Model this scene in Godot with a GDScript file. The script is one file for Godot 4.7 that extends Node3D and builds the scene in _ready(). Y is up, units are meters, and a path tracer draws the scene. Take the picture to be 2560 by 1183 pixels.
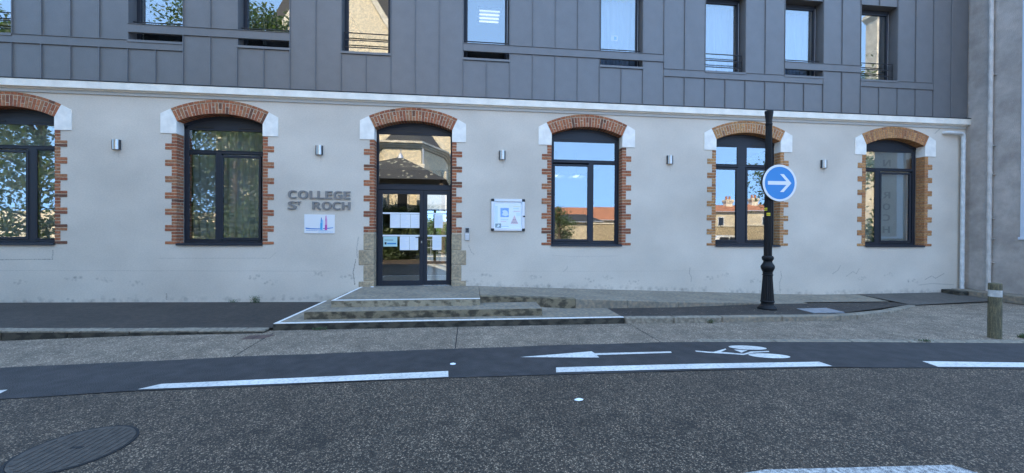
extends Node3D
# A school front on a village street: rendered ground floor with brick-dressed arched openings, zinc-clad
# upper floor, steps and ramp, cycle lane; across the street the sunlit church square that the panes mirror.
# x runs along the facade, y up, z out of the facade (facade plane z = 0). Metres.

var rng := RandomNumberGenerator.new()
var M := {}
var box_cache := {}
var used := {}
const CENTRES := [-9.852, -5.651, -1.417, 2.778, 7.064, 11.343]
const HALF := 0.895
const ARC_Y := 2.185
const ARC_R := 2.10

# ------------------------------------------------------------------ small helpers
func lin(r: float, g: float, b: float, a := 1.0) -> Color:
	var c := Color(r, g, b).linear_to_srgb()
	c.a = a
	return c

func mat(key: String, c: Color, rough := 0.8, metal := 0.0, spec := 0.5) -> StandardMaterial3D:
	var m := StandardMaterial3D.new()
	m.resource_name = key
	m.albedo_color = c
	m.roughness = rough
	m.metallic = metal
	m.metallic_specular = spec
	M[key] = m
	return m

func noise_bytes(size: int, freq: float, seed_: int, octaves := 3, kind := FastNoiseLite.TYPE_SIMPLEX_SMOOTH, ret := -1) -> PackedByteArray:
	var n := FastNoiseLite.new()
	n.seed = seed_
	n.frequency = freq
	n.noise_type = kind
	if octaves > 1:
		n.fractal_type = FastNoiseLite.FRACTAL_FBM
		n.fractal_octaves = octaves
	else:
		n.fractal_type = FastNoiseLite.FRACTAL_NONE
	if ret >= 0:
		n.cellular_return_type = ret
		n.cellular_jitter = 1.0
	var im := n.get_seamless_image(size, size)
	im.convert(Image.FORMAT_L8)
	return im.get_data()

# colour = base * (1 + fine * noise1 + coarse * noise2), with optional dark blotches: what the surface is made of
func mottled(size: int, base: Color, fine: float, coarse: float, seed_: int, f1 := 0.22, f2 := 0.012, warm := 0.0) -> ImageTexture:
	var a := noise_bytes(size, f1, seed_, 2)
	var b := noise_bytes(size, f2, seed_ + 7, 4)
	var d := PackedByteArray()
	d.resize(size * size * 3)
	var n := size * size
	for i in n:
		var k := 1.0 + fine * (a[i] / 127.5 - 1.0) + coarse * (b[i] / 127.5 - 1.0)
		var w := warm * (b[i] / 127.5 - 1.0)
		d[i * 3] = clampi(int(255.0 * base.r * k * (1.0 + w)), 0, 255)
		d[i * 3 + 1] = clampi(int(255.0 * base.g * k), 0, 255)
		d[i * 3 + 2] = clampi(int(255.0 * base.b * k * (1.0 - w)), 0, 255)
	return ImageTexture.create_from_image(Image.create_from_data(size, size, false, Image.FORMAT_RGB8, d))

# stones in a binder: cellular noise, each cell a stone with its own tone
func aggregate(size: int, binder: Color, dark: Color, light: Color, cell: float, gap: int, seed_: int) -> ImageTexture:
	var v := noise_bytes(size, cell, seed_, 1, FastNoiseLite.TYPE_CELLULAR, FastNoiseLite.RETURN_CELL_VALUE)
	var e := noise_bytes(size, cell, seed_, 1, FastNoiseLite.TYPE_CELLULAR, FastNoiseLite.RETURN_DISTANCE2_SUB)
	var p := noise_bytes(size, 0.006, seed_ + 3, 3)
	var d := PackedByteArray()
	d.resize(size * size * 3)
	for i in size * size:
		var t := v[i] / 255.0
		t = t * t
		var k := clampf((e[i] - gap) / 50.0, 0.0, 1.0)
		var w := 0.88 + 0.24 * p[i] / 255.0
		var s := dark.lerp(light, t)
		d[i * 3] = clampi(int(255.0 * w * lerpf(binder.r, s.r, k)), 0, 255)
		d[i * 3 + 1] = clampi(int(255.0 * w * lerpf(binder.g, s.g, k)), 0, 255)
		d[i * 3 + 2] = clampi(int(255.0 * w * lerpf(binder.b, s.b, k)), 0, 255)
	return ImageTexture.create_from_image(Image.create_from_data(size, size, false, Image.FORMAT_RGB8, d))

var patch_tex: ImageTexture
func tri(m: StandardMaterial3D, t: Texture2D, metres: float, patch := 0.0) -> StandardMaterial3D:
	m.albedo_texture = t
	m.albedo_color = Color.WHITE
	m.uv1_triplanar = true
	m.uv1_world_triplanar = true
	m.uv1_scale = Vector3.ONE / metres
	if patch > 0.0:
		m.detail_enabled = true
		m.detail_blend_mode = BaseMaterial3D.BLEND_MODE_MUL
		m.detail_albedo = patch_tex
		m.detail_uv_layer = BaseMaterial3D.DETAIL_UV_2
		m.uv2_triplanar = true
		m.uv2_world_triplanar = true
		m.uv2_scale = Vector3.ONE / patch
	return m

func bump(m: StandardMaterial3D, t: Texture2D, strength := 1.0) -> void:
	m.normal_enabled = true
	m.normal_texture = t
	m.normal_scale = strength

func normal_from(size: int, freq: float, seed_: int, octaves: int, strength: float, kind := FastNoiseLite.TYPE_SIMPLEX_SMOOTH) -> ImageTexture:
	var n := FastNoiseLite.new()
	n.seed = seed_
	n.frequency = freq
	n.noise_type = kind
	n.fractal_octaves = octaves
	var im := n.get_seamless_image(size, size)
	im.convert(Image.FORMAT_RGBA8)
	im.bump_map_to_normal_map(strength)
	return ImageTexture.create_from_image(im)

func numbered(called: String) -> String:
	var n: int = used.get(called, 0)
	used[called] = n + 1
	return called if n == 0 else "%s_%03d" % [called, n]

func thing(called: String, label: String, category: String, at := Vector3.ZERO, group := "") -> Node3D:
	var o := Node3D.new()
	o.name = numbered(called)
	add_child(o)
	o.position = at
	o.set_meta("label", label)
	o.set_meta("category", category)
	if group != "":
		o.set_meta("group", group)
	return o

func setting(called: String, mesh: Mesh, m: Material) -> MeshInstance3D:
	var o := MeshInstance3D.new()
	o.name = numbered(called)
	o.mesh = mesh
	o.material_override = m
	add_child(o)
	o.set_meta("kind", "structure")
	return o

func part(parent: Node3D, called: String, mesh: Mesh, m: Material, at := Vector3.ZERO, rot := Vector3.ZERO) -> MeshInstance3D:
	var o := MeshInstance3D.new()
	o.name = called
	o.mesh = mesh
	o.material_override = m
	o.position = at
	o.rotation = rot
	parent.add_child(o, true)
	return o

func group_part(parent: Node3D, called: String, at := Vector3.ZERO) -> Node3D:
	var o := Node3D.new()
	o.name = called
	o.position = at
	parent.add_child(o, true)
	return o

# ------------------------------------------------------------------ mesh helpers
func start() -> SurfaceTool:
	var st := SurfaceTool.new()
	st.begin(Mesh.PRIMITIVE_TRIANGLES)
	return st

func t3(st: SurfaceTool, a: Vector3, b: Vector3, c: Vector3, out: Vector3) -> void:
	var n := (b - a).cross(c - a)
	if n.length_squared() < 1e-16:
		return
	n = n.normalized()
	if n.dot(out) < 0.0:
		n = -n
		st.set_normal(n); st.add_vertex(a)
		st.set_normal(n); st.add_vertex(b)
		st.set_normal(n); st.add_vertex(c)
	else:
		st.set_normal(n); st.add_vertex(a)
		st.set_normal(n); st.add_vertex(c)
		st.set_normal(n); st.add_vertex(b)

func q4(st: SurfaceTool, a: Vector3, b: Vector3, c: Vector3, d: Vector3, out: Vector3) -> void:
	t3(st, a, b, c, out)
	t3(st, a, c, d, out)

# box with chamfered edges, added to st
func add_box(st: SurfaceTool, lo: Vector3, hi: Vector3, ch := 0.0, tf := Transform3D.IDENTITY) -> void:
	var h := (hi - lo) * 0.5
	var o := (hi + lo) * 0.5
	var c: float = minf(ch, minf(h.x, minf(h.y, h.z)) * 0.45)
	var P := func(sx: int, sy: int, sz: int, ax: int) -> Vector3:
		return tf * (o + Vector3(sx * (h.x - (0.0 if ax == 0 else c)), sy * (h.y - (0.0 if ax == 1 else c)), sz * (h.z - (0.0 if ax == 2 else c))))
	var B := tf.basis
	for s in [-1, 1]:
		q4(st, P.call(s, -1, -1, 0), P.call(s, 1, -1, 0), P.call(s, 1, 1, 0), P.call(s, -1, 1, 0), B * Vector3(s, 0, 0))
		q4(st, P.call(-1, s, -1, 1), P.call(1, s, -1, 1), P.call(1, s, 1, 1), P.call(-1, s, 1, 1), B * Vector3(0, s, 0))
		q4(st, P.call(-1, -1, s, 2), P.call(1, -1, s, 2), P.call(1, 1, s, 2), P.call(-1, 1, s, 2), B * Vector3(0, 0, s))
	if c <= 0.0:
		return
	for s in [-1, 1]:
		for r in [-1, 1]:
			q4(st, P.call(s, r, -1, 0), P.call(s, r, 1, 0), P.call(s, r, 1, 1), P.call(s, r, -1, 1), B * Vector3(s, r, 0))
			q4(st, P.call(s, -1, r, 0), P.call(s, 1, r, 0), P.call(s, 1, r, 2), P.call(s, -1, r, 2), B * Vector3(s, 0, r))
			q4(st, P.call(-1, s, r, 1), P.call(1, s, r, 1), P.call(1, s, r, 2), P.call(-1, s, r, 2), B * Vector3(0, s, r))
			for u in [-1, 1]:
				t3(st, P.call(s, r, u, 0), P.call(s, r, u, 1), P.call(s, r, u, 2), B * Vector3(s, r, u))

func cbox(size: Vector3, ch := 0.004) -> ArrayMesh:
	var key := "%.3f %.3f %.3f %.3f" % [size.x, size.y, size.z, ch]
	if not box_cache.has(key):
		var st := start()
		add_box(st, -size * 0.5, size * 0.5, ch)
		box_cache[key] = st.commit()
	return box_cache[key]

func bx(parent: Node3D, called: String, lo: Vector3, hi: Vector3, m: Material, ch := 0.003) -> MeshInstance3D:
	return part(parent, called, cbox((hi - lo).abs(), ch), m, (lo + hi) * 0.5)

# polygon in the xy plane extruded from z0 to z1
func extrude(poly: PackedVector2Array, z0: float, z1: float) -> ArrayMesh:
	var st := start()
	add_extrude(st, poly, z0, z1)
	return st.commit()

func add_extrude(st: SurfaceTool, poly: PackedVector2Array, z0: float, z1: float) -> void:
	var idx := Geometry2D.triangulate_polygon(poly)
	for k in range(0, idx.size(), 3):
		var a := poly[idx[k]]
		var b := poly[idx[k + 1]]
		var c := poly[idx[k + 2]]
		t3(st, Vector3(a.x, a.y, z1), Vector3(b.x, b.y, z1), Vector3(c.x, c.y, z1), Vector3(0, 0, z1 - z0))
		t3(st, Vector3(a.x, a.y, z0), Vector3(b.x, b.y, z0), Vector3(c.x, c.y, z0), Vector3(0, 0, z0 - z1))
	var cw := Geometry2D.is_polygon_clockwise(poly)
	for i in poly.size():
		var p := poly[i]
		var r := poly[(i + 1) % poly.size()]
		var e := r - p
		var n := Vector2(e.y, -e.x)
		if cw:
			n = -n
		q4(st, Vector3(p.x, p.y, z0), Vector3(r.x, r.y, z0), Vector3(r.x, r.y, z1), Vector3(p.x, p.y, z1), Vector3(n.x, n.y, 0))

# polygon given as (x, z), lying at height y, optional thickness below
func slab(poly: PackedVector2Array, y: float, thick := 0.0) -> ArrayMesh:
	var st := start()
	add_slab(st, poly, y, thick)
	return st.commit()

func add_slab(st: SurfaceTool, poly: PackedVector2Array, y: float, thick := 0.0) -> void:
	var idx := Geometry2D.triangulate_polygon(poly)
	for k in range(0, idx.size(), 3):
		var a := poly[idx[k]]
		var b := poly[idx[k + 1]]
		var c := poly[idx[k + 2]]
		t3(st, Vector3(a.x, y, a.y), Vector3(b.x, y, b.y), Vector3(c.x, y, c.y), Vector3.UP)
	if thick > 0.0:
		var cw := Geometry2D.is_polygon_clockwise(poly)
		for i in poly.size():
			var p := poly[i]
			var r := poly[(i + 1) % poly.size()]
			var e := r - p
			var n := Vector2(e.y, -e.x)
			if cw:
				n = -n
			q4(st, Vector3(p.x, y - thick, p.y), Vector3(r.x, y - thick, r.y), Vector3(r.x, y, r.y), Vector3(p.x, y, p.y), Vector3(n.x, 0, n.y))

# a surface of revolution about y; profile of (radius, y); smooth round, creased along
func lathe(profile: Array, seg := 24, flute := 0, depth := 0.0) -> ArrayMesh:
	var st := start()
	for i in profile.size() - 1:
		var a: Vector2 = profile[i]
		var b: Vector2 = profile[i + 1]
		var dn := Vector2(b.y - a.y, a.x - b.x)
		for s in seg:
			var p: Array = []
			for k in [[a, s], [b, s], [b, s + 1], [a, s + 1]]:
				var r: Vector2 = k[0]
				var ang: float = TAU * k[1] / seg
				var rr := r.x
				if flute > 0 and (int(k[1]) % 2) == 1:
					rr -= depth
				p.append([Vector3(rr * cos(ang), r.y, rr * sin(ang)), Vector3(dn.x * cos(ang), dn.y, dn.x * sin(ang)).normalized()])
			var out: Vector3 = p[0][1] + p[2][1]
			if flute > 0:
				q4(st, p[0][0], p[1][0], p[2][0], p[3][0], out)
			else:
				for f in [[0, 1, 2], [0, 2, 3]]:
					var n: Vector3 = (p[f[1]][0] - p[f[0]][0]).cross(p[f[2]][0] - p[f[0]][0])
					var order: Array = f if n.dot(out) < 0.0 else [f[0], f[2], f[1]]
					if n.length_squared() < 1e-16:
						continue
					for o in order:
						st.set_normal(p[o][1])
						st.add_vertex(p[o][0])
	return st.commit()

# round tube along a path
func add_tube(st: SurfaceTool, path: PackedVector3Array, r0: float, r1: float, seg := 12, caps := true) -> void:
	var rings: Array = []
	var side := Vector3.ZERO
	for i in path.size():
		var d := (path[mini(i + 1, path.size() - 1)] - path[maxi(i - 1, 0)]).normalized()
		if side == Vector3.ZERO:
			side = d.cross(Vector3(0.31, 0.17, 0.93)).normalized()
		side = (side - d * side.dot(d)).normalized()
		var up := d.cross(side)
		var r := lerpf(r0, r1, float(i) / maxf(1.0, path.size() - 1))
		var ring: Array = []
		for s in seg:
			var dir := side * cos(TAU * s / seg) + up * sin(TAU * s / seg)
			ring.append([path[i] + dir * r, dir])
		rings.append(ring)
	for i in rings.size() - 1:
		for s in seg:
			var v: Array = [rings[i][s], rings[i + 1][s], rings[i + 1][(s + 1) % seg], rings[i][(s + 1) % seg]]
			var out: Vector3 = v[0][1] + v[2][1]
			for f in [[0, 1, 2], [0, 2, 3]]:
				var n: Vector3 = (v[f[1]][0] - v[f[0]][0]).cross(v[f[2]][0] - v[f[0]][0])
				var order: Array = f if n.dot(out) < 0.0 else [f[0], f[2], f[1]]
				for o in order:
					st.set_normal(v[o][1])
					st.add_vertex(v[o][0])
	if caps:
		for e in [[0, 1], [rings.size() - 1, -1]]:
			var c := path[e[0]]
			var ring2: Array = rings[e[0]]
			var dir2: Vector3 = (path[e[0]] - path[e[0] + e[1]])
			for s in seg:
				t3(st, c, ring2[s][0], ring2[(s + 1) % seg][0], dir2)

func tube(path: PackedVector3Array, r: float, seg := 12) -> ArrayMesh:
	var st := start()
	add_tube(st, path, r, r, seg)
	return st.commit()

func bend(pts: Array, r: float, n := 5) -> PackedVector3Array:
	var out := PackedVector3Array([pts[0]])
	for i in range(1, pts.size() - 1):
		var a: Vector3 = pts[i] + (pts[i - 1] - pts[i]).normalized() * r
		var b: Vector3 = pts[i] + (pts[i + 1] - pts[i]).normalized() * r
		for k in n + 1:
			var t := float(k) / n
			out.append(a.lerp(pts[i], t).lerp(pts[i].lerp(b, t), t))
	out.append(pts[-1])
	return out

# one character as a solid, scaled to fit a width and a height, lower left corner at the origin
func glyph(s: String, w: float, h: float, depth: float, bold := true) -> ArrayMesh:
	var f := SystemFont.new()
	f.font_names = PackedStringArray(["Droid Sans"])
	f.font_weight = 700 if bold else 400
	var tm := TextMesh.new()
	tm.font = f
	tm.font_size = 64
	tm.pixel_size = 0.01
	tm.curve_step = 1.0
	tm.depth = 0.1
	tm.text = s
	var ab := tm.get_aabb()
	var sc := Vector3(w / ab.size.x, h / ab.size.y, depth / ab.size.z)
	var st := start()
	var tf := Transform3D(Basis.from_scale(sc), -(ab.position * sc))
	st.append_from(tm, 0, tf)
	return st.commit()

# ------------------------------------------------------------------ scene
func _ready() -> void:
	rng.seed = 20240611
	camera_and_light()
	materials()
	print("materials ", Time.get_ticks_msec())
	ground()
	steps_and_ramp()
	school()
	print("school ", Time.get_ticks_msec())
	neighbour()
	fittings()
	street()
	interiors()
	print("interiors ", Time.get_ticks_msec())
	across_the_street()
	courtyard()
	print("done ", Time.get_ticks_msec())

func camera_and_light() -> void:
	var cam := Camera3D.new()
	cam.name = "camera"
	add_child(cam)
	var yaw := atan(930.0 / 9033.0)
	var pitch := deg_to_rad(-0.25)
	var roll := 0.0055
	var fwd := Vector3(sin(yaw) * cos(pitch), sin(pitch), -cos(yaw) * cos(pitch))
	var right := Vector3(cos(yaw), 0, sin(yaw))
	var up := right.cross(fwd)
	var r2 := right * cos(roll) + up * sin(roll)
	var u2 := up * cos(roll) - right * sin(roll)
	cam.transform = Transform3D(Basis(r2, u2, -fwd), Vector3(0, 1.61, 8.96))
	cam.fov = rad_to_deg(2.0 * atan(591.5 / 930.0))
	cam.near = 0.05
	cam.far = 600.0
	cam.current = true
	var env := Environment.new()
	env.background_mode = Environment.BG_SKY
	var sky := Sky.new()
	var sm := ProceduralSkyMaterial.new()
	sm.sky_top_color = lin(0.19, 0.315, 0.535)
	sm.sky_horizon_color = lin(0.235, 0.465, 0.85)
	sm.sky_curve = 0.22
	sm.ground_bottom_color = lin(0.16, 0.15, 0.14)
	sm.ground_horizon_color = lin(0.40, 0.42, 0.45)
	sm.sun_angle_max = 12.0
	sm.sun_curve = 0.1
	sky.sky_material = sm
	env.sky = sky
	env.background_energy_multiplier = 1.9
	env.tonemap_mode = Environment.TONE_MAPPER_LINEAR
	env.tonemap_exposure = 2.75
	env.sdfgi_enabled = true
	env.ssao_enabled = true
	env.ssil_enabled = true
	var we := WorldEnvironment.new()
	we.name = "environment"
	we.environment = env
	add_child(we)
	# the sun stands behind the school: the street lies in the building's shade, the square opposite is lit
	var sun := DirectionalLight3D.new()
	sun.name = "sun"
	sun.light_energy = 1.6
	sun.light_color = Color(1.0, 0.93, 0.82)
	sun.light_angular_distance = 0.5
	sun.shadow_enabled = true
	add_child(sun)
	sun.look_at_from_position(Vector3.ZERO, Vector3(0.28, -0.72, 0.78), Vector3.UP)

func materials() -> void:
	patch_tex = mottled(512, Color(0.93, 0.93, 0.93), 0.02, 0.085, 91, 0.08, 0.009)
	# ground
	var road := tri(mat("road_asphalt", Color.WHITE, 0.9), aggregate(1024, lin(0.025, 0.0185, 0.0130), lin(0.060, 0.043, 0.029), lin(0.44, 0.315, 0.21), 0.115, 18, 11), 1.5, 6.7)
	bump(road, normal_from(512, 0.12, 12, 2, 5.0), 0.6)
	var side := tri(mat("pale_aggregate", Color.WHITE, 0.9), aggregate(1024, lin(0.130, 0.101, 0.074), lin(0.225, 0.172, 0.124), lin(0.64, 0.50, 0.36), 0.13, 14, 21), 2.1, 5.3)
	bump(side, normal_from(512, 0.13, 22, 2, 4.0), 0.5)
	var lane := tri(mat("lane_asphalt", Color.WHITE, 0.85), mottled(1024, lin(0.046, 0.041, 0.040), 0.30, 0.16, 31, 0.30, 0.010), 2.7, 7.9)
	bump(lane, normal_from(512, 0.3, 32, 2, 2.5), 0.5)
	var dark := tri(mat("pavement_asphalt", Color.WHITE, 0.9), mottled(1024, lin(0.055, 0.043, 0.034), 0.38, 0.18, 41, 0.32, 0.014, 0.05), 2.2, 4.9)
	bump(dark, M_normal(), 0.5)
	tri(mat("grey_tarmac", Color.WHITE, 0.9), mottled(1024, lin(0.115, 0.100, 0.084), 0.34, 0.14, 45, 0.30, 0.014), 2.0, 3.9)
	tri(mat("soil", Color.WHITE, 1.0), mottled(512, lin(0.20, 0.18, 0.15), 0.25, 0.15, 43), 3.0)
	tri(mat("square_gravel", Color.WHITE, 1.0), mottled(512, lin(0.36, 0.32, 0.26), 0.2, 0.12, 44), 3.0)
	var conc := tri(mat("concrete", Color.WHITE, 0.9), mottled(1024, lin(0.27, 0.228, 0.172), 0.14, 0.14, 51, 0.16, 0.014, 0.06), 1.6, 3.7)
	bump(conc, normal_from(512, 0.15, 52, 3, 2.0), 0.4)
	# weathered concrete: riser faces blackened by algae in runs
	tri(mat("stained_concrete", Color.WHITE, 0.95), stained(1024, lin(0.24, 0.195, 0.125), lin(0.075, 0.062, 0.042), 61, 0.46), 3.0, 2.9)
	tri(mat("pale_riser", Color.WHITE, 0.95), stained(1024, lin(0.38, 0.32, 0.22), lin(0.13, 0.108, 0.075), 67, 0.37), 3.0, 2.9)
	M.pale_riser.uv1_scale = Vector3(0.55, 0.8, 0.55)
	M.stained_concrete.uv1_scale = Vector3(0.55, 0.8, 0.55)
	tri(mat("mossy_concrete", Color.WHITE, 0.95), stained(1024, lin(0.085, 0.074, 0.055), lin(0.028, 0.026, 0.019), 63, 0.50), 3.1, 2.9)
	M.mossy_concrete.uv1_scale = Vector3(0.55, 0.8, 0.55)
	tri(mat("kerb_stone", Color.WHITE, 0.9), mottled(512, lin(0.27, 0.23, 0.175), 0.20, 0.22, 65, 0.2, 0.02), 1.0, 2.3)
	tri(mat("road_paint", Color.WHITE, 0.75), worn_paint(512, lin(0.74, 0.71, 0.66), lin(0.07, 0.07, 0.075), 71, 0.30), 0.9, 4.1)
	tri(mat("old_road_paint", Color.WHITE, 0.85), worn_paint(512, lin(0.52, 0.49, 0.45), lin(0.07, 0.07, 0.075), 73, 0.47), 0.7)
	tri(mat("step_paint", Color.WHITE, 0.7), worn_paint(512, lin(0.76, 0.73, 0.69), lin(0.24, 0.22, 0.19), 75, 0.27), 0.8)
	# building
	var white := tri(mat("white_paint", Color.WHITE, 0.75), mottled(512, lin(0.82, 0.785, 0.715), 0.03, 0.05, 81), 1.4)
	bump(white, normal_from(512, 0.1, 82, 3, 1.0), 0.3)
	var corn := tri(mat("cornice_paint", Color.WHITE, 0.8), mottled(512, lin(0.80, 0.75, 0.66), 0.03, 0.05, 83), 2.3)
	var zinc := tri(mat("zinc", Color.WHITE, 0.5, 0.25, 0.5), mottled(512, lin(0.158, 0.155, 0.155), 0.035, 0.03, 85, 0.12, 0.01), 1.9)
	bump(zinc, normal_from(512, 0.008, 86, 2, 1.4), 0.10)
	mat("zinc_dark", lin(0.055, 0.058, 0.064), 0.55, 0.2)
	mat("anthracite", lin(0.019, 0.023, 0.032), 0.48, 0.0, 0.4)
	mat("black_metal", lin(0.012, 0.012, 0.014), 0.5)
	mat("recess", lin(0.010, 0.010, 0.011), 0.8)
	tri(mat("mortar", Color.WHITE, 0.95), mottled(512, lin(0.47, 0.38, 0.27), 0.15, 0.15, 87), 0.7)
	tri(mat("brown_mortar", Color.WHITE, 0.95), mottled(512, lin(0.34, 0.21, 0.13), 0.18, 0.15, 88), 0.7)
	var btones := [[0.342, 0.114, 0.051], [0.296, 0.095, 0.045], [0.384, 0.135, 0.060], [0.242, 0.082, 0.043], [0.336, 0.143, 0.068], [0.147, 0.062, 0.037]]
	for i in btones.size():
		var b: Array = btones[i]
		tri(mat("brick_%d" % i, Color.WHITE, 0.9), mottled(256, lin(b[0], b[1], b[2]), 0.16, 0.22, 100 + i, 0.2, 0.03), 0.45)
	var otones := [[0.420, 0.204, 0.078], [0.378, 0.171, 0.068], [0.462, 0.237, 0.092], [0.326, 0.138, 0.058], [0.420, 0.182, 0.068], [0.252, 0.110, 0.052]]
	for i in otones.size():
		var b: Array = otones[i]
		tri(mat("orange_brick_%d" % i, Color.WHITE, 0.9), mottled(256, lin(b[0], b[1], b[2]), 0.18, 0.25, 110 + i, 0.2, 0.03), 0.45)
	var stone := tri(mat("granite", Color.WHITE, 0.9), mottled(512, lin(0.43, 0.34, 0.225), 0.32, 0.16, 120, 0.28, 0.02, 0.04), 0.9, 2.0)
	bump(stone, normal_from(512, 0.2, 121, 2, 3.0), 0.6)
	var wall := mat("wall_render", Color.WHITE, 0.9)
	wall.albedo_texture = wall_texture()
	bump(wall, null, 0.0)
	wall.normal_enabled = false
	# glazing: coated double panes, drawn as slabs of dense glass
	var glass := mat("glazing", lin(0.90, 0.94, 0.93, 0.0), 0.0)
	glass.transparency = BaseMaterial3D.TRANSPARENCY_ALPHA
	glass.refraction_enabled = true
	glass.refraction_scale = 0.14
	var pane := mat("clear_pane", Color(1, 1, 1, 0.02), 0.02)
	pane.transparency = BaseMaterial3D.TRANSPARENCY_ALPHA
	mat("paper", lin(0.78, 0.80, 0.82), 0.85)
	mat("teal_card", lin(0.45, 0.66, 0.66), 0.8)
	mat("ink", lin(0.05, 0.05, 0.06), 0.8)
	mat("blue_ink", lin(0.02, 0.20, 0.52), 0.7)
	mat("steel", lin(0.50, 0.49, 0.47), 0.32, 0.9)
	mat("letter_metal", lin(0.23, 0.225, 0.22), 0.5, 0.3)
	mat("aluminium", lin(0.62, 0.63, 0.65), 0.4, 0.5)
	mat("cast_iron", lin(0.008, 0.008, 0.009), 0.5, 0.0, 0.35)
	mat("sign_blue", lin(0.012, 0.21, 0.54), 0.35)
	mat("sign_white", lin(0.74, 0.75, 0.76), 0.4)
	tri(mat("dirty_white", Color.WHITE, 0.8), mottled(256, lin(0.46, 0.45, 0.42), 0.12, 0.2, 139), 0.4)
	mat("yellow_tape", lin(0.75, 0.62, 0.03), 0.5)
	tri(mat("pipe_white", Color.WHITE, 0.5), mottled(256, lin(0.62, 0.62, 0.60), 0.04, 0.10, 130), 0.8)
	tri(mat("pipe_grey", Color.WHITE, 0.6), mottled(256, lin(0.52, 0.48, 0.44), 0.04, 0.10, 131), 0.8)
	var grey := tri(mat("grey_render", Color.WHITE, 0.95), mottled(1024, lin(0.50, 0.44, 0.39), 0.10, 0.06, 132, 0.24, 0.008), 2.6, 4.4)
	bump(grey, normal_from(512, 0.25, 133, 2, 3.0), 0.5)
	mat("blue_white", lin(0.58, 0.64, 0.72), 0.6)
	tri(mat("post_wood", Color.WHITE, 0.9), mottled(512, lin(0.120, 0.105, 0.062), 0.25, 0.28, 134, 0.10, 0.02, 0.06), 0.5)
	M.post_wood.uv1_scale = Vector3(4.0, 0.5, 4.0)
	tri(mat("iron_cover", Color.WHITE, 0.7, 0.0), mottled(512, lin(0.062, 0.050, 0.040), 0.2, 0.2, 135, 0.25, 0.02), 0.8)
	tri(mat("galvanised", Color.WHITE, 0.45, 0.5), mottled(256, lin(0.34, 0.36, 0.40), 0.1, 0.1, 136), 0.6)
	tri(mat("brown_cover", Color.WHITE, 0.9), mottled(256, lin(0.10, 0.062, 0.050), 0.25, 0.2, 137), 0.5)
	mat("weed", lin(0.055, 0.085, 0.028), 0.8)
	# interior
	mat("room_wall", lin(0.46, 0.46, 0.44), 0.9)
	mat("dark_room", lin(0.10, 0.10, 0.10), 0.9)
	mat("room_ceiling", lin(0.60, 0.60, 0.58), 0.9)
	tri(mat("hall_tile", Color.WHITE, 0.25), mottled(512, lin(0.30, 0.30, 0.28), 0.06, 0.08, 138), 1.2)
	mat("curtain", lin(0.66, 0.68, 0.66), 0.95)
	mat("sky_tinted_sheer", lin(0.46, 0.58, 0.80), 0.95)  # white net; the blue of the mirrored sky is put into its colour
	mat("film", lin(0.62, 0.66, 0.62), 0.9)
	mat("film_letter", lin(0.38, 0.42, 0.41), 0.9)
	var lamp := mat("ceiling_lamp", lin(0.9, 0.9, 0.88), 0.6)
	lamp.emission_enabled = true
	lamp.emission = lin(0.95, 0.97, 1.0)
	lamp.emission_energy_multiplier = 0.27
	# across the street
	tri(mat("church_stone", Color.WHITE, 0.95), mottled(512, lin(0.70, 0.61, 0.44), 0.14, 0.22, 140, 0.10, 0.02, 0.05), 2.6)
	tri(mat("church_trim", Color.WHITE, 0.95), mottled(256, lin(0.70, 0.64, 0.51), 0.08, 0.12, 141), 2.0)
	tri(mat("slate", Color.WHITE, 0.75), mottled(512, lin(0.042, 0.041, 0.040), 0.30, 0.22, 142, 0.16, 0.02), 1.7)
	tri(mat("lichen", Color.WHITE, 0.95), mottled(256, lin(0.34, 0.33, 0.26), 0.2, 0.2, 143), 0.5)
	tri(mat("terracotta", Color.WHITE, 0.9), mottled(512, lin(0.40, 0.17, 0.09), 0.3, 0.2, 144, 0.2, 0.02), 2.4)
	tri(mat("cream_render", Color.WHITE, 0.95), mottled(256, lin(0.58, 0.50, 0.36), 0.04, 0.08, 145), 2.8)
	tri(mat("garden_stone", Color.WHITE, 0.95), mottled(512, lin(0.38, 0.31, 0.20), 0.2, 0.25, 146, 0.08, 0.02), 2.4)
	mat("bark", lin(0.085, 0.070, 0.055), 0.95)
	for i in 3:
		var lf := mat("leaf_%d" % i, [lin(0.046, 0.070, 0.026), lin(0.068, 0.094, 0.038), lin(0.032, 0.050, 0.022)][i], 0.6)
		lf.backlight_enabled = true
		lf.backlight = Color(0.35, 0.45, 0.15)
	mat("car_white", lin(0.72, 0.73, 0.74), 0.25)
	mat("car_glass", lin(0.02, 0.022, 0.025), 0.05)
	mat("tyre", lin(0.015, 0.015, 0.015), 0.9)
	mat("wood_post", lin(0.12, 0.085, 0.055), 0.8)
	var cv := mat("canvas", lin(0.80, 0.80, 0.78), 0.9)
	cv.backlight_enabled = true
	cv.backlight = Color(0.9, 0.9, 0.88)

var grain_normal: ImageTexture
func M_normal() -> ImageTexture:
	if grain_normal == null:
		grain_normal = normal_from(512, 0.3, 42, 2, 3.0)
	return grain_normal

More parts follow.
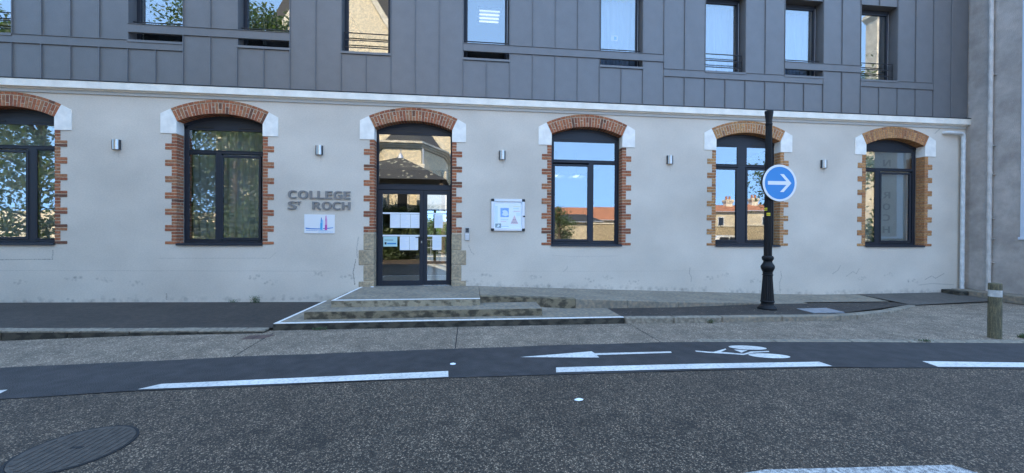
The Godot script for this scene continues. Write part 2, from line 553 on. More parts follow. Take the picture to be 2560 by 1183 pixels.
func stained(size: int, base: Color, stain: Color, seed_: int, level: float) -> ImageTexture:
	var a := noise_bytes(size, 0.008, seed_, 5)
	var b := noise_bytes(size, 0.12, seed_ + 1, 3)
	var d := PackedByteArray()
	d.resize(size * size * 3)
	for i in size * size:
		var n := a[i] / 255.0 * 0.88 + b[i] / 255.0 * 0.12
		var k := clampf((level - n) / 0.34 + 0.5, 0.0, 1.0)
		var w := 0.85 + 0.3 * b[i] / 255.0
		var c := base.lerp(stain, k)
		d[i * 3] = clampi(int(255.0 * w * c.r), 0, 255)
		d[i * 3 + 1] = clampi(int(255.0 * w * c.g), 0, 255)
		d[i * 3 + 2] = clampi(int(255.0 * w * c.b), 0, 255)
	return ImageTexture.create_from_image(Image.create_from_data(size, size, false, Image.FORMAT_RGB8, d))

func worn_paint(size: int, base: Color, under: Color, seed_: int, level: float) -> ImageTexture:
	var a := noise_bytes(size, 0.03, seed_, 3)
	var b := noise_bytes(size, 0.22, seed_ + 1, 2)
	var d := PackedByteArray()
	d.resize(size * size * 3)
	for i in size * size:
		var n := a[i] / 255.0 * 0.35 + b[i] / 255.0 * 0.65
		var k := clampf((level - n) / 0.05, 0.0, 1.0)
		var w := 0.94 + 0.12 * a[i] / 255.0
		var c := base.lerp(under, k)
		d[i * 3] = clampi(int(255.0 * w * c.r), 0, 255)
		d[i * 3 + 1] = clampi(int(255.0 * w * c.g), 0, 255)
		d[i * 3 + 2] = clampi(int(255.0 * w * c.b), 0, 255)
	return ImageTexture.create_from_image(Image.create_from_data(size, size, false, Image.FORMAT_RGB8, d))

# the facade's painted render: grain, faint day joints, cracks, scuffs and filler patches where the photograph shows them.
# one texture for x -14..14, y 0..4.8
const WX0 := -14.0
const WW := 28.0
const WH := 4.8
func wall_texture() -> ImageTexture:
	var w := 2048
	var h := 512
	var n1 := FastNoiseLite.new()
	n1.seed = 5
	n1.frequency = 0.35
	var f := n1.get_image(w, h)
	f.convert(Image.FORMAT_L8)
	var n2 := FastNoiseLite.new()
	n2.seed = 6
	n2.frequency = 0.006
	n2.fractal_octaves = 5
	var g := n2.get_image(w, h)
	g.convert(Image.FORMAT_L8)
	var fa := f.get_data()
	var ga := g.get_data()
	var d := PackedFloat32Array()
	d.resize(w * h)
	for i in w * h:
		d[i] = 1.0 + 0.045 * (fa[i] / 127.5 - 1.0) + 0.055 * (ga[i] / 127.5 - 1.0)
	var mark := func(x: float, y: float, r: float, k: float) -> void:
		var px := (x - WX0) / WW * w
		var py := (1.0 - y / WH) * h
		var rx := maxf(0.6, r / WW * w)
		var ry := maxf(0.6, r / WH * h)
		for jy in range(maxi(0, int(py - ry - 1)), mini(h, int(py + ry + 2))):
			for jx in range(maxi(0, int(px - rx - 1)), mini(w, int(px + rx + 2))):
				var q := Vector2((jx + 0.5 - px) / rx, (jy + 0.5 - py) / ry).length()
				if q < 1.25:
					d[jy * w + jx] *= 1.0 - k * clampf((1.25 - q) * 2.0, 0.0, 1.0)
	var line := func(pts: Array, r: float, k: float) -> void:
		for s in pts.size() - 1:
			var a := Vector2(pts[s][0], pts[s][1])
			var b := Vector2(pts[s + 1][0], pts[s + 1][1])
			var steps := maxi(1, int(a.distance_to(b) / 0.013))
			for t in steps:
				var p := a.lerp(b, float(t) / steps)
				mark.call(p.x + rng.randf_range(-0.006, 0.006), p.y, r, k * rng.randf_range(0.5, 1.0))
	# cracks
	line.call([[5.49, 0.80], [5.47, 0.66], [5.53, 0.56], [5.52, 0.43]], 0.006, 0.35)
	line.call([[8.0, 0.70], [8.03, 0.55], [7.97, 0.40], [7.99, 0.12]], 0.006, 0.35)
	line.call([[-6.76, 0.27], [-6.75, 0.12]], 0.006, 0.45)
	line.call([[12.55, 4.45], [12.70, 4.58], [12.90, 4.70]], 0.006, 0.4)
	line.call([[-2.66, 1.54], [-2.70, 1.30], [-2.69, 1.05]], 0.005, 0.35)
	line.call([[-2.72, 1.02], [-2.78, 0.72], [-2.74, 0.42]], 0.006, 0.55)
	line.call([[-0.12, 1.36], [-0.06, 1.2], [0.02, 1.13]], 0.005, 0.3)
	line.call([[9.5, 0.62], [9.66, 0.72], [9.74, 0.86]], 0.006, 0.3)
	line.call([[9.9, 0.55], [10.1, 0.68], [10.2, 0.62], [10.3, 0.78]], 0.006, 0.28)
	line.call([[12.3, 0.45], [12.5, 0.55], [12.62, 0.48], [12.9, 0.62]], 0.008, 0.3)
	line.call([[12.1, 0.30], [12.5, 0.34], [13.2, 0.30]], 0.012, 0.10)
	line.call([[2.2, 0.72], [2.28, 0.78], [2.30, 0.86]], 0.006, 0.25)
	# day joints and filler patches
	line.call([[-13.9, 0.79], [-9.2, 0.79], [-4.8, 0.76], [-3.3, 0.75]], 0.006, 0.09)
	line.call([[-0.1, 0.74], [2.5, 0.72], [6.5, 0.72]], 0.006, 0.06)
	line.call([[-10.6, 1.02], [-9.01, 1.03], [-8.99, 1.24]], 0.008, 0.30)
	line.call([[-6.9, 1.05], [-4.6, 1.05], [-4.45, 1.2]], 0.006, 0.10)
	line.call([[1.9, 1.12], [2.4, 1.08], [3.6, 1.10]], 0.006, 0.08)
	# scuffs: small grey rubbed spots on the foot of the wall
	for s in [[-8.6, 0.62], [-8.0, 0.58], [-9.6, 0.55], [-7.4, 0.5], [-4.9, 0.62], [-4.6, 0.5], [-3.5, 0.7], [-2.9, 0.62], [1.5, 0.58], [2.9, 0.5], [3.3, 0.56], [4.0, 0.44], [6.0, 0.52], [6.4, 0.6], [7.3, 0.45], [10.4, 0.5], [11.2, 0.6], [11.9, 0.42], [0.3, 0.62], [-0.1, 0.5]]:
		for k in 14:
			mark.call(s[0] + rng.randf_range(-0.16, 0.16), s[1] + rng.randf_range(-0.05, 0.05), rng.randf_range(0.008, 0.03), rng.randf_range(0.02, 0.09))
	# splash dirt in ragged patches right at the pavement line
	for k in 700:
		var x := rng.randf_range(-13.5, 13.4)
		var base := 0.10
		if x > -2.6:
			base = clampf(0.385 - 0.034 * maxf(0.0, x), 0.08, 0.385)
		mark.call(x, base + absf(rng.randfn(0.0, 0.045)), rng.randf_range(0.01, 0.05), rng.randf_range(0.015, 0.07))
	# rust tears under the lamps and a few drips
	for x in [-7.74, -3.53, 0.675, 4.91, 9.19]:
		line.call([[x + 0.02, 3.40], [x + 0.03, 3.24]], 0.012, 0.05)
	var out := PackedByteArray()
	out.resize(w * h * 3)
	var c := lin(0.60, 0.535, 0.452)
	for i in w * h:
		var k := d[i]
		out[i * 3] = clampi(int(255.0 * c.r * k), 0, 255)
		out[i * 3 + 1] = clampi(int(255.0 * c.g * k), 0, 255)
		out[i * 3 + 2] = clampi(int(255.0 * c.b * k), 0, 255)
	return ImageTexture.create_from_image(Image.create_from_data(w, h, false, Image.FORMAT_RGB8, out))

# ------------------------------------------------------------------ ground
const LANE_IN := [[-60, 12.0], [-30, 7.0], [-16, 5.0], [-9, 4.3], [-5.561, 3.975], [-3.017, 3.79], [-0.24, 3.685], [1.4, 3.63], [2.796, 3.628], [4.0, 3.69], [5.274, 3.80], [6.8, 3.95], [8.369, 4.135], [11, 4.5], [16, 5.4], [30, 9.0], [60, 20.0]]
const LANE_OUT := [[-60, 13.2], [-30, 8.1], [-16, 6.05], [-9, 5.3], [-4.512, 4.915], [-3.451, 4.824], [-1.956, 4.79], [-0.278, 4.751], [0.95, 4.763], [2.6, 4.785], [4.386, 4.83], [5.556, 4.948], [6.695, 5.088], [11, 5.65], [16, 6.55], [30, 10.2], [60, 21.0]]

func pv(a: Array) -> PackedVector2Array:
	var o := PackedVector2Array()
	for p in a:
		o.append(Vector2(p[0], p[1]))
	return o

func jag(a: Array, step: float, amount: float) -> Array:
	var out: Array = []
	for i in a.size() - 1:
		var p := Vector2(a[i][0], a[i][1])
		var q := Vector2(a[i + 1][0], a[i + 1][1])
		var n := maxi(1, int(p.distance_to(q) / step)) if absf(p.x) < 13.0 and absf(q.x) < 13.0 else 1
		for k in n:
			var r := p.lerp(q, float(k) / n)
			out.append([r.x, r.y + (rng.randf_range(-amount, amount) if n > 1 else 0.0)])
	out.append(a[-1])
	return out

func rev(a: Array) -> Array:
	var b := a.duplicate()
	b.reverse()
	return b

func platform_y(x: float) -> float:
	return 0.105 if x < 6.6 else lerpf(0.105, 0.02, clampf((x - 6.6) / 3.7, 0.0, 1.0))

func ramp_wall_y(x: float) -> float:
	return maxf(0.375 - 0.0345 * (x - 0.13), 0.075)

func ramp_front_y(x: float) -> float:
	return maxf(0.395 - 0.0415 * (x - 0.13), platform_y(x) + 0.004)

func ramp_front_z(x: float) -> float:
	return 1.54 if x < 4.3 else lerpf(1.54, 0.95, (x - 4.3) / 6.0)

func kerb_run(parent: Node3D, pts: Array, width: float, height: float, length: float, m: Array, called := "kerb_stone") -> void:
	for i in pts.size() - 1:
		var a: Vector3 = pts[i]
		var b: Vector3 = pts[i + 1]
		var n := maxi(1, roundi(a.distance_to(b) / length))
		for k in n:
			var p := a.lerp(b, float(k) / n)
			var q := a.lerp(b, float(k + 1) / n)
			var d := (q - p)
			var o := part(parent, called, cbox(Vector3(snappedf(d.length() - 0.009, 0.001), height, width), 0.018), m[rng.randi() % m.size()], (p + q) * 0.5 + Vector3(0, -height * 0.5 + rng.randf_range(-0.003, 0.003), 0))
			o.rotation = Vector3(0, atan2(-d.z, d.x), 0)
			o.rotate_object_local(Vector3(0, 0, 1), asin(d.y / d.length()))
			o.translate_object_local(Vector3(0, 0, -width * 0.5))

func ground() -> void:
	var base := PlaneMesh.new()
	base.size = Vector2(500, 500)
	var g := setting("ground", base, M.soil)
	g.position = Vector3(0, -0.06, 0)
	var out := jag(LANE_OUT, 0.35, 0.012)
	var inn := jag(LANE_IN, 0.35, 0.012)
	var st := start()
	add_slab(st, pv(LANE_OUT + [[60, 26], [16, 14.0], [-16, 14.0], [-60, 19]]), 0.0)
	setting("road", st.commit(), M.road_asphalt)
	var lane := setting("cycle_lane", slab(pv(out + rev(inn)), 0.006), M.lane_asphalt)
	setting("pavement", slab(pv(rev(inn) + [[-60, -0.2], [60, -0.2]]), 0.003), M.pale_aggregate)
	# the far side: pavement and the church square
	setting("square", slab(pv([[-90, 15.5], [90, 15.5], [90, 120], [-90, 120]]), 0.01), M.square_gravel)
	# markings of the cycle lane
	var lines := [[[-3.41, 4.795], [-3.29, 4.665], [-0.29, 4.552], [-0.275, 4.735]], [[0.965, 4.706], [0.998, 4.548], [2.6, 4.57], [4.40, 4.640], [4.42, 4.80], [2.6, 4.735]], [[5.715, 4.936], [5.765, 4.737], [7.0, 4.898], [9.4, 5.21], [9.4, 5.39], [6.78, 5.045]], [[-7.9, 5.18], [-7.8, 5.02], [-4.70, 4.687], [-4.66, 4.79]]]
	for l in lines:
		part(lane, "lane_line", slab(pv(l), 0.0105), M.road_paint)
	part(lane, "arrow_marking", slab(pv([[0.613, 4.134], [1.625, 3.977], [1.641, 4.062], [2.723, 4.075], [2.70, 4.135], [1.643, 4.14], [1.644, 4.241]]), 0.0105), M.road_paint)
	var bike := group_part(lane, "bicycle_marking")
	for w in [[3.92, 4.001, 0.25, 0.100], [3.945, 4.366, 0.255, 0.100]]:
		var e: Array = []
		for k in 28:
			var a: float = TAU * k / 28
			e.append([w[0] + w[2] * cos(a), w[1] + w[3] * sin(a) + 0.043 * cos(a)])
		part(bike, "wheel", slab(pv(e), 0.0105), M.road_paint)
	part(bike, "bicycle_frame", slab(pv([[3.084, 4.068], [3.243, 4.135], [3.459, 4.173], [3.562, 4.222], [3.657, 4.256], [3.837, 4.172], [4.104, 4.175], [4.077, 4.213], [3.839, 4.225], [3.62, 4.308], [3.505, 4.262], [3.346, 4.215], [3.208, 4.176], [3.064, 4.112]]), 0.0105), M.road_paint)
	part(bike, "handlebar", slab(pv([[3.30, 4.150], [3.568, 4.021], [3.551, 4.061], [3.40, 4.160]]), 0.0112), M.road_paint)
	part(bike, "saddle", slab(pv([[3.653, 4.076], [3.844, 4.106], [3.663, 4.215]]), 0.0112), M.road_paint)
	# worn stop marking at the near edge of the picture
	var road: MeshInstance3D = get_node("road")
	part(road, "worn_marking", slab(pv([[1.55, 6.66], [2.0, 6.60], [3.36, 6.675], [3.43, 6.77], [3.2, 6.95], [1.6, 6.90]]), 0.0045), M.old_road_paint)
	# joints cut into the pale pavement
	var pav: MeshInstance3D = get_node("pavement")
	for j in [[[-3.105, 3.83], [-3.209, 2.60]], [[-0.265, 2.45], [-0.251, 3.66]], [[2.822, 2.45], [2.816, 3.61]]]:
		var a := Vector2(j[0][0], j[0][1])
		var b := Vector2(j[1][0], j[1][1])
		var n := (b - a).orthogonal().normalized() * 0.007
		part(pav, "joint", slab(PackedVector2Array([a + n, b + n, b - n, a - n]), 0.0052), M.recess)
	# flush kerb between pavement and cycle lane on the right
	var kerb := Node3D.new()
	kerb.name = numbered("kerb")
	add_child(kerb)
	kerb.set_meta("kind", "structure")
	kerb_run(kerb, [Vector3(3.40, 0.018, 3.665), Vector3(5.75, 0.020, 3.865), Vector3(8.34, 0.024, 4.145), Vector3(11.0, 0.024, 4.51), Vector3(16, 0.024, 5.41)], 0.145, 0.08, 1.0, [M.kerb_stone, M.concrete])
	# high kerb of the tarmac footway on the left
	var kl := [Vector3(-16.0, 0.27, 3.35), Vector3(-9.5, 0.205, 2.90), Vector3(-6.95, 0.150, 2.73), Vector3(-5.33, 0.085, 2.60), Vector3(-3.36, 0.050, 2.59)]
	var kf: Array = []
	for p in kl:
		kf.append(p - Vector3(0, 0.012, -0.003))
	kerb_run(kerb, kf, 0.18, 0.26, 1.0, [M.mossy_concrete, M.mossy_concrete, M.stained_concrete])
	# its top face is bare stone
	kerb_run(kerb, kl, 0.185, 0.03, 0.33, [M.kerb_stone], "kerb_top")
	# lower kerb in front of the ramp
	kerb_run(kerb, [Vector3(2.752, 0.112, 2.435), Vector3(4.6, 0.112, 2.50), Vector3(7.0, 0.108, 2.525), Vector3(7.45, 0.100, 2.44), Vector3(8.6, 0.070, 2.08), Vector3(10.2, 0.028, 1.36)], 0.14, 0.14, 1.0, [M.concrete, M.kerb_stone])
	# tarmac footway on the left, falling gently towards the steps
	st = start()
	for i in range(1, kl.size()):
		var a: Vector3 = kl[i - 1]
		var b: Vector3 = kl[i]
		var y0 := clampf(0.11 - 0.0104 * (a.x + 10.0), 0.04, 0.14)
		var y1 := clampf(0.11 - 0.0104 * (b.x + 10.0), 0.04, 0.14)
		var bx2 := b.x if i < kl.size() - 1 else -3.31
		q4(st, Vector3(a.x, y0, -0.1), Vector3(bx2, y1, -0.1), Vector3(bx2, b.y - 0.006, b.z - 0.17), Vector3(a.x, a.y - 0.006, a.z - 0.17), Vector3.UP)
	setting("footway", st.commit(), M.pavement_asphalt)
	# tarmac strip between ramp and lower kerb, and the patch in the corner on the right
	st = start()
	var x := 1.28
	while x < 10.2:
		var x2 := minf(x + 0.5, 10.2)
		var f := func(v: float) -> float:
			return 2.30 if v < 2.8 else (lerpf(2.30, 2.39, (v - 2.8) / 4.2) if v < 7.0 else lerpf(2.39, 1.22, (v - 7.0) / 3.2))
		q4(st, Vector3(x, platform_y(x), ramp_front_z(x) - 0.05), Vector3(x2, platform_y(x2), ramp_front_z(x2) - 0.05), Vector3(x2, platform_y(x2), f.call(x2)), Vector3(x, platform_y(x), f.call(x)), Vector3.UP)
		x = x2
	setting("footway", st.commit(), M.pavement_asphalt)
	st = start()
	q4(st, Vector3(10.2, 0.079, -0.05), Vector3(13.5, 0.10, -0.05), Vector3(13.3, 0.05, 1.0), Vector3(10.2, 0.026, 1.3), Vector3.UP)
	setting("footway", st.commit(), M.grey_tarmac)

# ------------------------------------------------------------------ steps and ramp
func steps_and_ramp() -> void:
	var s := thing("entrance_steps", "three concrete steps with white painted edges before the glass entrance door", "steps")
	# front line of each step runs very slightly off the facade's line
	var specs := [[-3.30, 2.74, 2.43, 0.116, 0.0], [-2.93, 1.27, 2.16, 0.258, 0.1], [-2.60, 0.13, 1.83, 0.385, 0.2]]
	for q in specs:
		var o := bx(s, "step", Vector3(q[0], -0.05, -0.05), Vector3(q[1], q[3], q[2] - 0.012), M.concrete, 0.012)
		part(o, "riser_face", cbox(Vector3(q[1] - q[0], q[3] - q[4] + 0.04 - 0.012, 0.014), 0.003), M.pale_riser if q[4] > 0.15 else (M.stained_concrete if q[4] > 0.0 else M.mossy_concrete), Vector3((q[0] + q[1]) * 0.5, (q[3] - 0.012 + q[4] - 0.04) * 0.5, q[2] - 0.007) - o.position)
	bx(s, "painted_edge", Vector3(-2.598, 0.381, 1.765), Vector3(0.128, 0.3885, 1.826), M.step_paint, 0.001)
	bx(s, "painted_edge", Vector3(-2.598, 0.381, 0.05), Vector3(-2.55, 0.3885, 1.763), M.step_paint, 0.001)
	bx(s, "painted_edge", Vector3(-3.298, 0.112, 2.355), Vector3(2.738, 0.1195, 2.426), M.step_paint, 0.001)
	bx(s, "painted_edge", Vector3(-3.298, 0.112, 0.30), Vector3(-3.245, 0.1195, 2.353), M.step_paint, 0.001)
	# ramp
	var r := thing("access_ramp", "concrete ramp sloping along the wall from the landing to the street post", "ramp")
	var st := start()
	var x := 0.132
	while x < 10.2:
		var x2 := minf(x + 0.6, 10.2)
		q4(st, Vector3(x, ramp_wall_y(x), -0.05), Vector3(x2, ramp_wall_y(x2), -0.05), Vector3(x2, ramp_front_y(x2) - 0.004, ramp_front_z(x2) - 0.15), Vector3(x, ramp_front_y(x) - 0.004, ramp_front_z(x) - 0.15), Vector3.UP)
		x = x2
	part(r, "ramp_surface", st.commit(), M.concrete)
	# edge stones along the ramp's front
	var edges := [0.132, 1.05, 2.08, 3.18, 4.30, 5.40, 6.55, 7.6]
	for i in edges.size() - 1:
		var a: float = edges[i] + 0.004
		var b: float = edges[i + 1] - 0.004
		st = start()
		var pts: Array = []
		for v in [a, b]:
			var zt := ramp_front_z(v)
			var yt := ramp_front_y(v)
			pts.append([Vector3(v, yt, zt - 0.16), Vector3(v, yt, zt - 0.015), Vector3(v, yt - 0.015, zt), Vector3(v, 0.0, zt)])
		for k in 3:
			q4(st, pts[0][k], pts[1][k], pts[1][k + 1], pts[0][k + 1], Vector3(0, 1, 0.3) if k < 2 else Vector3(0, 0, 1))
		for e in [0, 1]:
			q4(st, pts[e][0], pts[e][1], pts[e][2], pts[e][3], Vector3(-1 + 2 * e, 0, 0))
			t3(st, pts[e][0], pts[e][3], Vector3(pts[e][0].x, 0, pts[e][0].z), Vector3(-1 + 2 * e, 0, 0))
		part(r, "edge_stone", st.commit(), M.stained_concrete if i < 2 else M.concrete)
	# rough cement fillet where the second step runs out against the ramp
	st = start()
	for k in 9:
		var x0 := 1.28 + 0.085 * k
		var w := 0.20 - 0.016 * k
		var x1 := x0 + 0.085
		q4(st, Vector3(x0, 0.16 - 0.006 * k, 1.53), Vector3(x1, 0.155 - 0.006 * k, 1.53), Vector3(x1, 0.108, 1.54 + w - 0.016 + rng.randf_range(-0.02, 0.02)), Vector3(x0, 0.108, 1.54 + w), Vector3(0, 1, 0.4))
	part(r, "cement_fillet", st.commit(), M.kerb_stone)

# ------------------------------------------------------------------ the school
func arc_y(dx: float, r := ARC_R) -> float:
	return ARC_Y + sqrt(maxf(0.0, r * r - dx * dx))

func seam_x(k: float) -> float:
	return -9.70 + 0.5546 * k if k <= 25.0 else -9.70 + 0.5546 * 25.0 + 0.5482 * (k - 25.0)

func school() -> void:
	var s := thing("school_building", "two-storey school with grey zinc upper floor and brick-arched openings", "school")
	facade_wall(s)
	for i in 6:
		var holder := group_part(s, "brick_surround", Vector3(CENTRES[i], 0, 0))
		surround(holder, i)
	for i in [0, 1, 3, 4, 5]:
		lower_window(s, i)
	entrance_door(s)
	cornice(s)
	zinc_front(s)
	for k in [[-2, 0, true, true], [4, 6, true, true], [8, 10, false, true], [12, 14, false, false], [17, 19, false, true], [23, 25, false, true], [28, 30, true, false], [32, 34, true, true], [36, 38, true, false]]:
		upper_window(s, k[0], k[1], k[3] and k[0] != -2)
	shell(s)

func facade_wall(s: Node3D) -> void:
	var st := start()
	var face := func(x0: float, x1: float, yb0: float, yb1: float, yt0: float, yt1: float) -> void:
		var v: Array = [Vector3(x0, yb0, 0), Vector3(x0, yt0, 0), Vector3(x1, yt1, 0), Vector3(x1, yb1, 0)]
		for o in [0, 1, 2, 0, 2, 3]:
			st.set_normal(Vector3(0, 0, 1))
			st.set_uv(Vector2((v[o].x - WX0) / WW, 1.0 - v[o].y / WH))
			st.add_vertex(v[o])
	var x := -13.9
	for i in 6:
		var a: float = CENTRES[i] - HALF - 0.006
		var b: float = CENTRES[i] + HALF + 0.006
		face.call(x, a, 0.0, 0.0, 4.75, 4.75)
		var n := 16
		for k in n:
			var p := lerpf(a, b, float(k) / n)
			var q := lerpf(a, b, float(k + 1) / n)
			face.call(p, q, arc_y(p - CENTRES[i]) + 0.006, arc_y(q - CENTRES[i]) + 0.006, 4.75, 4.75)
		if i != 2:
			face.call(a, b, 0.0, 0.0, 1.335, 1.335)
		x = b
	face.call(x, 13.52, 0.0, 0.0, 4.75, 4.75)
	part(s, "rendered_wall", st.commit(), M.wall_render)

func brick_mat(orange: bool) -> StandardMaterial3D:
	var r := rng.randf()
	var k := 0 if r < 0.30 else (1 if r < 0.52 else (2 if r < 0.70 else (4 if r < 0.86 else (3 if r < 0.96 else 5))))
	return M["orange_brick_%d" % k] if orange else M["brick_%d" % k]

func surround(g: Node3D, i: int) -> void:
	var door := i == 2
	var orange := i >= 4
	var mortar: Material = M.brown_mortar if i == 5 else M.mortar
	var course := 0.0721
	var n := 30 if door else 34
	var depth := 0.205
	for side in [-1, 1]:
		# mortar bed behind the bricks
		var st := start()
		var row := 0
		while row < n:
			var long := row % 5 >= 3
			var rows := mini(3 if not long else 2, n - row)
			var w := 0.238 if long else 0.105
			var y1 := 3.81 - course * row
			var y0 := y1 - course * rows
			add_box(st, Vector3(minf(side * (HALF + 0.005), side * (HALF + w - 0.004)), y0, -depth), Vector3(maxf(side * (HALF + 0.005), side * (HALF + w - 0.004)), y1, 0.005))
			row += rows
		part(g, "mortar_bed", st.commit(), mortar)
		for k in n:
			var w2: float = 0.238 if k % 5 >= 3 else 0.105
			var y := 3.81 - course * (k + 0.5)
			var jitter := rng.randf_range(-0.0015, 0.002)
			if door and k == n - 1:
				for h in 2:
					var o2 := part(g, "brick", cbox(Vector3(0.114, 0.060, depth), 0.004), brick_mat(orange), Vector3(side * (HALF + 0.057 + 0.122 * h), y, -depth * 0.5 + 0.010 + jitter))
					o2.rotation.z = rng.randf_range(-0.01, 0.01)
			else:
				var o := part(g, "brick", cbox(Vector3(w2, 0.0575, depth), 0.004), brick_mat(orange), Vector3(side * (HALF + w2 * 0.5) + rng.randf_range(-0.002, 0.002), y, -depth * 0.5 + 0.010 + jitter))
				o.rotation.z = rng.randf_range(-0.006, 0.006)
				if k % 4 == 1:   # a vertical joint shows in the reveal on some courses
					part(g, "reveal_joint", cbox(Vector3(0.003, 0.058, 0.010), 0.0), mortar, Vector3(side * (HALF - 0.0008), y, -0.11))
		# painted springer block
		var poly := PackedVector2Array([Vector2(side * HALF, 3.812), Vector2(side * 1.222, 3.812), Vector2(side * 1.222, 4.247), Vector2(side * 1.026, 4.352), Vector2(side * HALF, 4.083)])
		var bl := part(g, "springer_block", extrude(poly, -depth, 0.016), M.white_paint)
		bl.set_meta("label", "white painted springer block")
	# arch: mortar ring, radial bricks, header course above
	var lim := 0.4385
	var ring := PackedVector2Array()
	for k in 25:
		var a := lerpf(-lim, lim, k / 24.0)
		ring.append(Vector2(sin(a) * (ARC_R + 0.006), ARC_Y + cos(a) * (ARC_R + 0.006)))
	for k in 25:
		var a := lerpf(lim, -lim, k / 24.0)
		ring.append(Vector2(sin(a) * 2.408, ARC_Y + cos(a) * 2.408))
	part(g, "mortar_bed", extrude(ring, -depth, 0.005), mortar)
	var nb := 27
	var th: float = 2.0 * lim / nb
	for k in nb:
		var a := -lim + th * (k + 0.5)
		var cuts: Array = [[2.10, 2.335]]
		if k % 2 == 1:
			var c := 2.10 + (0.085 if k % 4 == 1 else 0.15) + rng.randf_range(-0.015, 0.015)
			cuts = [[2.10, c - 0.006], [c + 0.006, 2.335]]
		for c in cuts:
			var l: float = c[1] - c[0]
			var mid: float = (c[0] + c[1]) * 0.5
			part(g, "brick", cbox(Vector3(snappedf(th * mid - 0.0145, 0.002), snappedf(l, 0.004), depth), 0.004), brick_mat(orange), Vector3(sin(a) * mid, ARC_Y + cos(a) * mid, -depth * 0.5 + 0.010 + rng.randf_range(-0.002, 0.002)), Vector3(0, 0, -a + rng.randf_range(-0.006, 0.006)))
	var nh := 17
	for k in nh:
		var a := -lim + 2.0 * lim * (k + 0.5) / nh
		part(g, "brick", cbox(Vector3(0.113, 0.055, 0.11), 0.004), brick_mat(orange), Vector3(sin(a) * 2.376, ARC_Y + cos(a) * 2.376, -0.044 + rng.randf_range(-0.001, 0.002)), Vector3(0, 0, -a))
	if door:
		for side in [-1, 1]:
			var y := 0.372
			for b in [[0.14, 0.345], [0.37, 0.222], [0.36, 0.345], [0.388, 0.222]]:
				var w: float = b[1]
				if b[1] < 0.3:
					w = 0.236
				var h: float = b[0]
				var o := part(g, "stone_block", cbox(Vector3(w, h - 0.010, 0.214), 0.010), M.granite, Vector3(side * (HALF + w * 0.5 - 0.002), y + h * 0.5, -0.107 + 0.016 + rng.randf_range(-0.003, 0.003)))
				o.set_meta("label", "worn granite jamb stone beside the entrance door")
				y += h
			bx(g, "mortar_bed", Vector3(minf(side * (HALF + 0.006), side * (HALF + 0.22)), 0.372, -depth), Vector3(maxf(side * (HALF + 0.006), side * (HALF + 0.22)), 1.645, 0.006), M.mortar, 0.0)

func frame_pane(w: Node3D, x0: float, x1: float, y0: float, y1: float, z: float, sash: bool) -> void:
	var b := 0.050 if sash else 0.022
	var zf := z + (0.014 if sash else 0.004)
	var f := start()
	for q in [[x0 - b, x0, y0 - b, y1 + b], [x1, x1 + b, y0 - b, y1 + b], [x0, x1, y0 - b, y0], [x0, x1, y1, y1 + b]]:
		add_box(f, Vector3(q[0], q[2], z - 0.045), Vector3(q[1], q[3], zf), 0.004)
	part(w, "sash" if sash else "bead", f.commit(), M.anthracite)
	var p := part(w, "pane", pane_mesh(Vector3(x1 - x0 + 0.01, y1 - y0 + 0.01, 0.008)), M.glazing, Vector3((x0 + x1) * 0.5, (y0 + y1) * 0.5, z - 0.014))
	# no two panes of float glass hang quite plumb
	p.rotation = Vector3(rng.randf_range(-0.0025, 0.0025), rng.randf_range(-0.003, 0.003), 0)

func pane_mesh(size: Vector3) -> Mesh:
	var b := BoxMesh.new()
	b.size = size
	return b

func drain_caps(w: Node3D, xs: Array, y: float, z: float) -> void:
	for x in xs:
		bx(w, "drain_cap", Vector3(x - 0.022, y - 0.008, z), Vector3(x + 0.022, y + 0.008, z + 0.008), M.black_metal, 0.002)

func head_panel(w: Node3D, zf: float, y: float) -> void:
	var poly := PackedVector2Array([Vector2(-HALF + 0.003, y), Vector2(HALF - 0.003, y)])
	for k in 17:
		var x := lerpf(HALF - 0.003, -HALF + 0.003, k / 16.0)
		poly.append(Vector2(x, arc_y(x) - 0.002))
	part(w, "head_panel", extrude(poly, zf - 0.05, zf), M.anthracite)
	var edge := PackedVector2Array()
	for k in 17:
		var x := lerpf(-HALF + 0.004, HALF - 0.004, k / 16.0)
		edge.append(Vector2(x, arc_y(x) - 0.003))
	for k in 17:
		var x := lerpf(HALF - 0.004, -HALF + 0.004, k / 16.0)
		edge.append(Vector2(x, arc_y(x) - 0.06))
	part(w, "head_trim", extrude(edge, zf - 0.01, zf + 0.014), M.anthracite)

